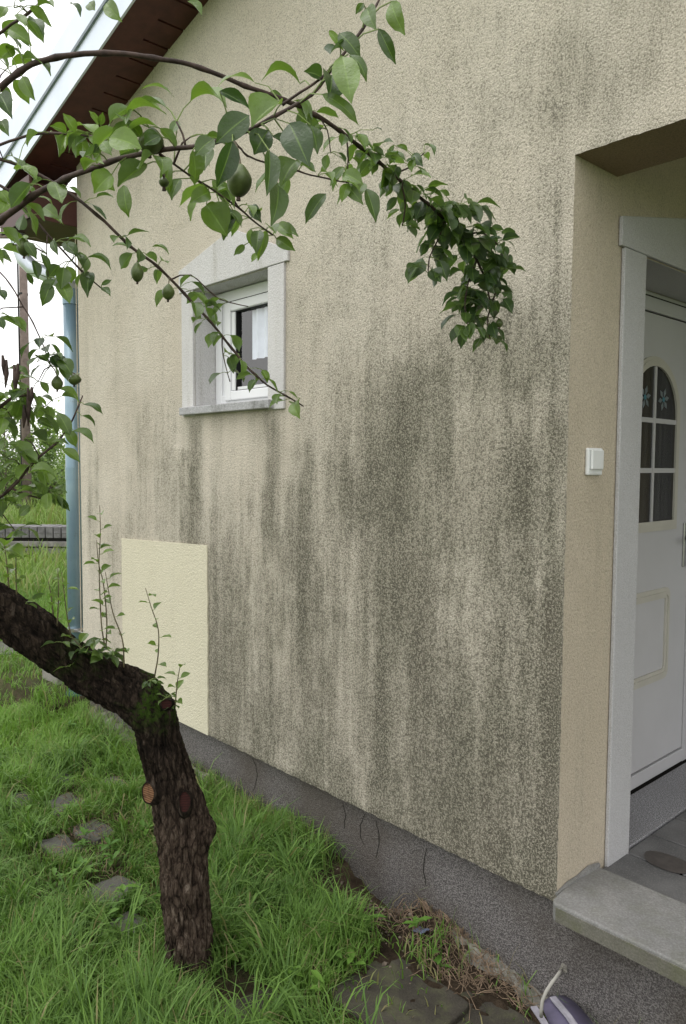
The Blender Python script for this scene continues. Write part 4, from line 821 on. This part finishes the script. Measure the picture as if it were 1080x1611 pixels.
# ---- pears
def pear(px, py, dep, rpx, hpx, tilt=0.0, mat=None):
    c = P(px, py, dep); r = rpx * dep / F; h = hpx * dep / F; b = MB(); n = 14; m_ = 16
    for i in range(n + 1):
        u = i / n; rr_ = r * max(.0, math.sin(math.pi * min(1, u * .96 + .02))) ** .52 * (1 - .26 * sstep(.45, 1, u)); z = (u - .5) * 2 * h
        for j in range(m_): a = 2 * math.pi * j / m_; b.v.append((c.x + rr_ * math.cos(a) + tilt * z, c.y + rr_ * math.sin(a), c.z + z))
    for i in range(n):
        for j in range(m_): b.f.append((i * m_ + j, i * m_ + (j + 1) % m_, (i + 1) * m_ + (j + 1) % m_, (i + 1) * m_ + j))
    b.f += [tuple(range(m_ - 1, -1, -1)), tuple(n * m_ + j for j in range(m_))]
    o = b.build('pear', mat or M['pear'], tree, smooth=True); top = Vector((c.x + tilt * h, c.y, c.z + h)); q, dd = near_branch(top)
    MB().tube([top, (top + q) / 2 + Vector((.002, 0, .004)), q], .0014, 6).build('stalk', M['shoot'], tree)
    MB().tube([(c.x - tilt * h, c.y, c.z - h + .001), (c.x - tilt * h, c.y, c.z - h - .005)], [.0022, .0030], 6).build('calyx', M['twig'], tree)
pear(377, 284, .98, 20, 24, .12); pear(216, 428, 1.76, 10, 15); pear(265, 459, 1.80, 10, 12, .1); pear(238, 222, 1.04, 20, 18, .3); pear(90, 602, 1.88, 9, 11); pear(118, 597, 1.88, 10, 8, .4); pear(258, 286, 1.1, 8, 8); pear(786, 508, 2.27, 6, 7)
pear(38, 388, 1.58, 11, 14, .1, M['pear'])
# dark shrivelled leaves hanging at the left edge
b = MB()
for px, py, h_ in ((4, 575, 16), (10, 588, 22), (22, 600, 26), (28, 592, 20), (44, 640, 30), (38, 655, 18), (50, 625, 16)):
    a = P(px, py - h_, 1.84); c = P(px + random.uniform(-4, 4), py + h_, 1.84); m_ = (a + c) / 2 + Vector((.004, 0, 0)); b.tube([a, m_, c], [.003, .0065, .0015], 6)
b.build('withered_leaves', M['twig'], tree, smooth=True)
# ================================================================== GRASS, SOIL, BACKGROUND
def in_stone(x, y, shrink=.85):
    m = np.zeros(len(x), bool)
    for cx_, cy_, hw, hl, rot in stones:
        ca, sa = math.cos(-rot), math.sin(-rot); u = (x - cx_) * ca - (y - cy_) * sa; v = (x - cx_) * sa + (y - cy_) * ca
        m |= (np.abs(u) < hw * shrink) & (np.abs(v) < hl * shrink)
    return m
def near_stone(x, y): return in_stone(x, y, 1.35)
def blades(name, x, y, h, w, tint, dry, label, cat='grass', lean=None, seed=0, zoff=0):
    n = len(x); z = gz(x, y) + zoff; az = rng.uniform(0, 2 * np.pi, n)
    if lean is None: lean = rng.uniform(.15, 1.15, n)
    cl = 2 * np.pi * vnoise(x * 5, y * 5, 61 + seed) * 1.6; az = np.where(rng.random(n) < .6, cl + rng.normal(0, .7, n), az)
    dx, dy = np.cos(az), np.sin(az); fa = az + np.pi / 2 + rng.normal(0, .5, n); wx, wy = np.cos(fa), np.sin(fa)
    prof = [(0, 1.0), (.35, .95), (.7, .7), (1.0, .06)]; V = []; Hh = []
    for s, wk in prof:
        bend = lean * s ** 1.8; hx = h * s * np.sin(bend * .9 + .08); hz = h * s * np.cos(bend * .9 + .05)
        for sg in (-1, 1): V.append(np.stack([x + dx * hx + sg * wx * w * wk / 2, y + dy * hx + sg * wy * w * wk / 2, z - .006 + hz], -1)); Hh.append(np.full(n, s))
    V = np.stack(V, 1).reshape(-1, 3); Hh = np.stack(Hh, 1).ravel(); k = 8; o = (np.arange(n) * k)[:, None]
    Fq = np.concatenate([o + np.array([0, 1, 3, 2]), o + np.array([2, 3, 5, 4]), o + np.array([4, 5, 7, 6])], 1).reshape(-1, 4)
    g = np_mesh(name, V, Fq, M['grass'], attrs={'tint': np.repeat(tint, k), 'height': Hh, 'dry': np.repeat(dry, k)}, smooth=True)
    return tag(g, label, cat, kind='stuff')
def visible(x, y, mgn=160):
    d = np.stack([x - CAM[0], y - CAM[1], np.full(len(x), .05) - CAM[2]], -1) @ MC; px = CX + F * d[:, 0] / d[:, 2]; py = CY + F * d[:, 1] / d[:, 2]
    return (d[:, 2] > .3) & (px > -mgn * 1.6) & (px < 1080 + mgn) & (py < 1611 + 330) & (py > 500)
def scatter(n, x0, x1, y0, y1): return rng.uniform(x0, x1, n), rng.uniform(y0, y1, n)
# near lawn
x, y = scatter(330000, -5.2, -.35, -1.95, .02); k = visible(x, y); x, y = x[k], y[k]
hole = np.exp(-(((x - HX - .03) / .30) ** 4 + ((y - HY + .02) / .24) ** 4)); rightend = sstep(-2.0, -1.55, x) * sstep(-.72, -.50, y)
dist = np.hypot(x, y + 2.1); pr = .34 + .9 * sstep(4.8, 2.2, dist) * .6
clump = vnoise(x * 6, y * 6, 71); pr = pr * (.35 + 1.0 * sstep(.25, .6, clump)) * (1 - np.clip(hole * 1.4, 0, 1)) * (1 - .86 * rightend)
pr = np.where(near_stone(x, y), pr * .75, pr); pr = np.where(in_stone(x, y, .95), 0.03, pr); pr = pr * np.where((np.abs(x - BLK[0] - .10) < .26) & (np.abs(y - BLK[1] + .05) < .17), .12, 1)
pr = pr * (1 - .75 * sstep(-.10, -.02, y) * sstep(-2.6, -2.0, x)); k = rng.random(len(x)) < pr * .50; x, y = x[k], y[k]; n = len(x)
mid = np.exp(-(((x + 2.35) / .55) ** 2 + ((y + .42) / .30) ** 2)); ns = near_stone(x, y); stz0 = np.exp(-(((x + 2.95) / .50) ** 2 + ((y + .66) / .36) ** 2))
h = (.045 + .065 * rng.random(n) + .07 * vnoise(x * 3, y * 3, 72) + .06 * mid * rng.random(n) + .03 * sstep(-.9, -1.3, y)) * np.where(ns, .6, 1) * (1 - .35 * stz0) * (1 - .35 * sstep(-1.9, -1.5, x))
w = rng.uniform(.0028, .0064, n); t = np.clip(.22 + .6 * vnoise(x * 1.7, y * 1.7, 73) + rng.normal(0, .17, n) + .35 * sstep(2.9, 4.6, np.hypot(x, y + 2.1)) - .12 * mid, 0, 1)
rightend = sstep(-2.0, -1.55, x) * sstep(-.72, -.50, y); stz = np.exp(-(((x + 3.05) / .55) ** 2 + ((y + .62) / .4) ** 2))
dry = np.where(rng.random(n) < .05 + .30 * stz * vnoise(x * 8, y * 8, 74) + .4 * rightend, rng.uniform(.4, 1, n), rng.uniform(0, .06, n))
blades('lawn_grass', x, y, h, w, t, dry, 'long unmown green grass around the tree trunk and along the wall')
# bigger coarse blades and tufts
cx_, cy_ = scatter(520, -4.4, -.9, -1.7, -.06); ok = visible(cx_, cy_) & ~in_stone(cx_, cy_, 1.15) & (np.exp(-(((cx_ + 2.95) / .5) ** 2 + ((cy_ + .66) / .36) ** 2)) < .5 + .3 * rng.random(520)) & (rng.random(520) < .72) & (np.exp(-(((cx_ - HX - .05) / .26) ** 2 + ((cy_ - HY) / .2) ** 2)) < .12) & ~((cx_ > -1.75) & (cy_ > -.6) & (rng.random(520) < .7)); cx_, cy_ = cx_[ok], cy_[ok]
m_ = 26; x = np.repeat(cx_, m_) + rng.normal(0, .018, len(cx_) * m_); y = np.minimum(np.repeat(cy_, m_) + rng.normal(0, .018, len(cx_) * m_), .0); n = len(x)
blades('grass_tufts', x, y, rng.uniform(.13, .26, n) * np.repeat(rng.uniform(.7, 1.15, len(cx_)), m_), rng.uniform(.0035, .0075, n), np.clip(rng.normal(.42, .22, n), 0, 1), np.where(rng.random(n) < .05, .8, .05), 'coarse tufts of taller grass scattered through the lawn', seed=5, lean=rng.uniform(.4, 1.5, n))
# rough grass fringe at the foot of the plinth
n = 2600; x = rng.uniform(-4.7, -1.0, n); y = rng.uniform(-.10, .022, n); k = rng.random(n) < np.where(x > -2.3, .06, .8); x, y = x[k], y[k]; n = len(x)
blades('plinth_fringe_grass', x, y, rng.uniform(.06, .17, n), rng.uniform(.0018, .0036, n), np.clip(rng.normal(.45, .2, n), 0, 1), np.where(rng.random(n) < .4, rng.uniform(.4, 1, n), .1), 'thin part-dry grass growing against the foot of the plinth', seed=7, lean=rng.uniform(.2, .9, n))
# middle and far lawn
x, y = scatter(60000, -11, -4.9, -3.2, 4.2); k = visible(x, y) & ~((x > -5.1) & (y > -.02)) & ~in_stone(x, y, 1.0) & ~((np.abs(x - BLK[0] - .10) < .26) & (np.abs(y - BLK[1] + .05) < .17) & (rng.random(60000) < .8)) & (x < -4.86 + (y < 0) * .4); x, y = x[k], y[k]; n = len(x); dd = np.hypot(x, y)
blades('side_lawn_grass', x, y, rng.uniform(.06, .13, n) * (1 + .25 * np.clip(dd - 5.5, 0, 9)) * np.where((x > -5.9) & (y < .35), .6, 1), rng.uniform(.005, .009, n), np.clip(.55 + .5 * (vnoise(x, y, 81) - .4) + rng.normal(0, .15, n), 0, 1), np.where(rng.random(n) < .08, .7, .06), 'bright grass of the side garden beyond the leaning trunk', seed=9)
x, y = scatter(130000, -34, -9, -9, 16); k = visible(x, y, 60); x, y = x[k], y[k]; d_ = np.hypot(x, y + 2.1); k = rng.random(len(x)) < np.clip(1.1 - d_ / 45, .3, 1); x, y, d_ = x[k], y[k], d_[k]; n = len(x)
back = sstep(14.6, 16.5, d_)
blades('meadow_grass', x, y, rng.uniform(.18, .42, n) + back * rng.uniform(.2, .85, n), rng.uniform(.014, .030, n), np.clip(.72 + rng.normal(0, .2, n), 0, 1), np.where(rng.random(n) < .25, .6, .22), 'tall pale meadow grass behind the stacked tiles', seed=11, lean=rng.uniform(.1, .7, n))
# broad-leaved weeds in the lawn
WV, WF, WT, WH, WD = [], [], [], [], []
for i in range(150):
    wx_, wy_ = random.uniform(-4.6, -1.5), random.uniform(-1.5, -.08)
    if not visible(np.array([wx_]), np.array([wy_]))[0] or in_stone(np.array([wx_]), np.array([wy_]), 1.0)[0] or math.hypot((wx_ - HX) / .3, (wy_ - HY) / .24) < 1: continue
    z0 = float(gz(wx_, wy_)); tn = random.uniform(.2, .8)
    for k in range(random.randint(4, 8)):
        az = random.uniform(0, 6.28); d = Vector((math.cos(az), math.sin(az), random.uniform(.35, 1.2))).normalized(); s = Vector((-math.sin(az), math.cos(az), 0)); l = random.uniform(.035, .075); q = Vector((wx_, wy_, z0 + random.uniform(.02, .07))); o_ = len(WV)
        for u, w_ in ((0, .05), (.3, .30), (.65, .34), (1, .02)):
            c_ = q + d * l * u - Vector((0, 0, .4 * l * u * u)); WV += [c_ - s * l * w_ * .5 + Vector((0, 0, .05 * l)), c_, c_ + s * l * w_ * .5 + Vector((0, 0, .05 * l))]
        for a_ in range(3):
            for b2_ in range(2): WF.append((o_ + a_ * 3 + b2_, o_ + a_ * 3 + b2_ + 1, o_ + a_ * 3 + b2_ + 4, o_ + a_ * 3 + b2_ + 3))
        WT += [tn] * 12; WH += [.3] * 12; WD += [0.0] * 12
tag(np_mesh('lawn_weeds', np.array([tuple(v) for v in WV]), WF, M['grass'], attrs={'tint': WT, 'height': WH, 'dry': WD}, smooth=True), 'low broad-leaved weeds mixed into the lawn', 'weeds', kind='stuff')
# dug soil: pebbles, roots, dry stalks
pm = MB()
def blob(mb, c, r, seed, sq=(1, 1, .7)):
    bm = bmesh.new(); bmesh.ops.create_icosphere(bm, subdivisions=1, radius=1); n0 = len(mb.v)
    for v in bm.verts:
        q = v.co * (1 + .75 * mnoise.noise(v.co * 1.7 + Vector((seed * 3.1, 0, 0)))); mb.v.append((c[0] + q.x * r * sq[0], c[1] + q.y * r * sq[1], c[2] + q.z * r * sq[2]))
    mb.f += [tuple(n0 + v.index for v in f.verts) for f in bm.faces]; bm.free()
for i in range(420):
    px, py = random.gauss(630, 42), random.gauss(1430, 45); c = G(px, py, 0); z = float(gz(c[0], c[1])); 
    if c[1] > .01: continue
    blob(pm, (c[0], c[1], z + .004), random.choice((.003, .003, .004, .004, .005, .006, .008, .011)), i, (1, random.uniform(.7, 1.2), .7))
tag(pm.build('soil_pebbles', M['pebble']), 'small pale pebbles and clods in the dug soil by the wall', 'pebbles', kind='stuff')
dm = MB()
def stalk(c, az, L_, r=.0013, z0=.008):
    pts = []; x, y = c[0], c[1]; n = 7
    for i in range(n):
        z = float(gz(x, y)) + z0 + .014 * math.sin(i * 1.1 + az) + random.uniform(0, .006); y = min(y, .02); pts.append(Vector((x, y, z))); az += random.uniform(-.35, .35); x += math.cos(az) * L_ / n; y += math.sin(az) * L_ / n
    dm.tube(pts, [r] * (n - 1) + [r * .4], 4, caps=False)
arc = [(600, 1462), (625, 1478), (650, 1498), (675, 1520), (690, 1540), (715, 1552), (745, 1560), (790, 1572), (690, 1450), (700, 1475), (725, 1492), (700, 1505), (735, 1530), (670, 1480), (760, 1545), (810, 1570)]
for i in range(330):
    a = random.choice(arc); c = G(a[0] + random.gauss(0, 15), a[1] + random.gauss(0, 9), 0); stalk(c, random.choice((-.35, .2, 2.8, 1.3)) + random.gauss(0, .5), random.uniform(.04, .16), random.uniform(.0007, .0016), random.uniform(.004, .03))
for a, b2 in (((738, 1478), (772, 1545)), ((728, 1470), (700, 1440)), ((560, 1375), (600, 1350))):
    p0, p1 = G(*a, .02), G(*b2, .02); dm.tube([Vector((p0[0], p0[1], .05)), Vector(((p0[0] + p1[0]) / 2, (p0[1] + p1[1]) / 2, .055)), Vector((p1[0], p1[1], .03))], [.0022, .002, .001], 5)
for i in range(240):      # dead thatch round the stepping stones
    c = G(random.gauss(130, 50), random.gauss(1300, 48), .05); stalk(c, random.gauss(.3, .8), random.uniform(.04, .12), random.uniform(.0008, .0016), random.uniform(.008, .03))
tag(dm.build('dry_stalks', M['dry']), 'tangle of dry brown roots and stalks on the dug soil', 'dry stalks', kind='stuff')
# blue plastic scrap
c = G(662, 1486, .03); n = 7; V = []; 
for i in range(n):
    for j in range(n): V.append((c[0] + (i - 3) * .0085, c[1] + (j - 3) * .0065, float(gz(c[0], c[1])) + .022 + .010 * mnoise.noise(Vector((i * .9, j * .9, 3))) + .002 * i))
o = mesh_obj('plastic_scrap', V, [(i * n + j, i * n + j + 1, (i + 1) * n + j + 1, (i + 1) * n + j) for i in range(n - 1) for j in range(n - 1)], M['blueplastic'])
md = o.modifiers.new('thick', 'SOLIDIFY'); md.thickness = .0012; tag(o, 'crumpled bluish plastic scrap caught in the dry roots', 'litter')
# cable out of the plinth, and the purple sheet with its pale strips
hd = W(888, 1521, .028); b = MB(); blob(b, hd, .014, 3, (1, .7, 1.1)); blob(b, (hd[0] - .006, hd[1] - .006, hd[2] - .010), .009, 4); blob(b, (hd[0] + .008, hd[1] - .005, hd[2] - .008), .008, 6)
pts = [Vector(hd) + Vector((-.002, -.010, -.010)), P(880, 1532, 2.245), P(869, 1546, 2.24), P(860, 1560, 2.235), P(854, 1575, 2.23), P(852, 1590, 2.23), P(852, 1600, 2.235)]
cb = MB().tube(pts, .0052, 10).build('wall_cable', M['cable'], smooth=True); tag(cb, 'short cream cable curving down out of the dark plinth', 'cable')
cb2 = b.build('mortar_plug', M['mortar'], cb); 
zf = .045; sh = MB()
def gp(px, py, z): c = G(px, py, z); return Vector((c[0], c[1], z))
N = 12; outer = []; inner = []
for i in range(N + 1):
    t = i / N; outer.append(gp(886 + 62 * t ** .9, 1566 + 66 * t ** 1.35, .045 + .02 * math.sin(t * 3.0))); inner.append(gp(850 + 30 * t, 1578 + 66 * t, .052 + .012 * math.sin(t * 3.0)))
sh.v = [tuple(p) for p in outer] + [tuple((o_ + i_) / 2 + Vector((0, 0, .010))) for o_, i_ in zip(outer, inner)] + [tuple(p) for p in inner]
for q in range(2): sh.f += [(q * (N + 1) + i, q * (N + 1) + i + 1, (q + 1) * (N + 1) + i + 1, (q + 1) * (N + 1) + i) for i in range(N)]
sheet = sh.build('curved_sheet', M['purple'], smooth=True); md = sheet.modifiers.new('thick', 'SOLIDIFY'); md.thickness = .004
tag(sheet, 'curved purple-grey sheet with two pale strips lying at the foot of the porch plinth', 'metal sheet')
def strip(a, b2, w, z):
    p0, p1 = gp(*a, z), gp(*b2, z); d = (p1 - p0).normalized(); s = Vector((-d.y, d.x, 0)) * w / 2; return MB().prism([p0 - s, p0 + s, (p0 + p1) / 2 + s + Vector((0, 0, .006)), p1 + s, p1 - s, (p0 + p1) / 2 - s + Vector((0, 0, .006))], (0, 0, .006))
strip((870, 1571), (922, 1640), .021, .075).build('edge_strip', M['strip'], sheet, bevel=.001)
strip((840, 1586), (872, 1640), .021, .070).build('edge_strip', M['strip'], sheet, bevel=.001)
# ---- background: frame across the view direction
vr = Vector((RV[0], RV[1], 0)).normalized(); vf = Vector((-BV[0], -BV[1], 0)).normalized()
def bgp(px, depth, z=None):
    p = P(px, 800, depth); return Vector((p.x, p.y, float(gz(p.x, p.y)) if z is None else z))
def obox(mb, c, hx, hy, z0, z1, rx=vr, ry=vf):
    n = len(mb.v)
    mb.v += [tuple(c + rx * sx * hx + ry * sy * hy + Vector((0, 0, z))) for z in (z0, z1) for sy in (-1, 1) for sx in (-1, 1)]
    mb.f += [tuple(n + i for i in q) for q in ((0, 2, 3, 1), (4, 5, 7, 6), (0, 1, 5, 4), (2, 6, 7, 3), (0, 4, 6, 2), (1, 3, 7, 5))]
c = bgp(60, 13.6); st_ = empty('tile_stack', c, 'long stack of grey ribbed roof tiles on weathered boards beyond the downpipe', 'tile stack')
b = MB(); obox(b, c, 1.15, .26, .0, .10); obox(b, c + vf * .02, 1.18, .24, .12, .22); b.build('board', M['tile2'], st_, bevel=.01)
b = MB(); obox(b, c, 1.2, .24, .245, .34); b.build('board', M['tile2'], st_, bevel=.01)
b = MB(); obox(b, c, 1.16, .20, .341, .40); b.build('dark_gap', M['joint'], st_)
for i in range(17):
    b = MB(); cc = c + vr * (-1.12 + i * .14); obox(b, cc, .062, .24, .40, .60 + random.uniform(-.006, .006)); obox(b, cc, .050, .25, .49, .505); b.build('tile', M['tile'], st_, bevel=.012)
def pole(px, depth, top, r, label):
    c = bgp(px, depth); rt = empty('utility_pole', c, label, 'utility pole')
    MB().tube([c + Vector((0, 0, -.2)), c + Vector((.02, 0, top * .5)), c + Vector((.03, 0, top))], [r * 1.1, r, r * .88], 14).build('pole', M['wood_pole'], rt, smooth=True)
    MB().tube([c - vr * (r + .02), c - vr * (r + .02) + Vector((0, 0, top * .97))], r * .22, 6).build('cable_run', M['black'], rt)
    for z in (2.2, 4.1, 6.0): MB().tube([c + Vector((0, 0, z)), c + Vector((0, 0, z + .05))], r * 1.12, 14).build('band', M['black'], rt)
    b = MB(); obox(b, c + Vector((0, 0, 0)), .6, .05, top - .6, top - .5); b.build('crossarm', M['wood_pole'], rt)
pole(43, 19.5, 8.0, .105, 'weathered wooden utility pole with a black cable run behind the leaves on the left')
def bush(px, depth, hgt, wid, n, label, group, leafsz=.09, airy=.5, trunk_h=.5):
    c = bgp(px, depth); rt = empty('young_tree', c, label, 'tree', group); tb = MB(); V = []; Fq = []; tt = []; k = 0
    tb.tube([c, c + Vector((.03, .02, hgt * .5)), c + Vector((-.02, .03, hgt * .93))], [.05, .03, .008], 6)
    tips = []
    for i in range(34):
        z = hgt * random.uniform(.12, .95); az = random.uniform(0, 6.28); l = wid * (1.05 - (z / hgt) ** 1.6) * random.uniform(.5, 1.1); e = c + Vector((math.cos(az) * l, math.sin(az) * l, z + l * random.uniform(.2, .8)))
        s0 = c + Vector((0, 0, z * .85)); tb.tube([s0, (s0 + e) / 2 + Vector((0, 0, .05)), e], [.015, .01, .004], 4, caps=False); tips.append((s0, e))
    for i in range(n):
        s0, e = random.choice(tips); t = random.random() ** .6; p = s0.lerp(e, t) + Vector((random.gauss(0, airy * .3), random.gauss(0, airy * .3), random.gauss(0, airy * .25)))
        if p.z < c.z + .05: continue
        d = Vector((random.gauss(0, 1), random.gauss(0, 1), random.gauss(-.4, .7))).normalized(); s = d.orthogonal().normalized(); s.rotate(Matrix.Rotation(random.uniform(0, 3.1), 3, d)); l = leafsz * random.uniform(.6, 1.3)
        V += [p, p + d * l * .5 + s * l * .28, p + d * l, p + d * l * .5 - s * l * .28]; Fq.append((k, k + 1, k + 2, k + 3)); tt += [random.random()] * 4; k += 4
    tb.build('trunk', M['wood_pole'], rt)
    np_mesh('crown', np.array([tuple(v) for v in V]) - np.array(c), Fq, M['farleaf'], rt, attrs={'tint': tt, 'vein': np.zeros(len(tt))})
GB = 'young trees beyond the tile stack'
bush(78, 21, 3.3, .95, 6500, 'pale young tree seen just left of the blue downpipe, right of the wooden pole', GB)
bush(8, 20, 3.6, 1.2, 6500, 'pale young tree left of the wooden pole, mostly behind pear leaves', GB)
bush(108, 23, 2.4, 1.1, 5000, 'low bushy tree whose edge shows between the pole tree and the downpipe', GB)
bush(-90, 23, 4.2, 1.4, 5000, 'taller young tree furthest left beyond the tile stack', GB)
bush(50, 27, 2.0, 1.6, 6000, 'low shrub directly behind the foot of the wooden pole', GB)
bush(-30, 26, 2.2, 1.8, 5000, 'wide low shrub left of the pole foot', GB)
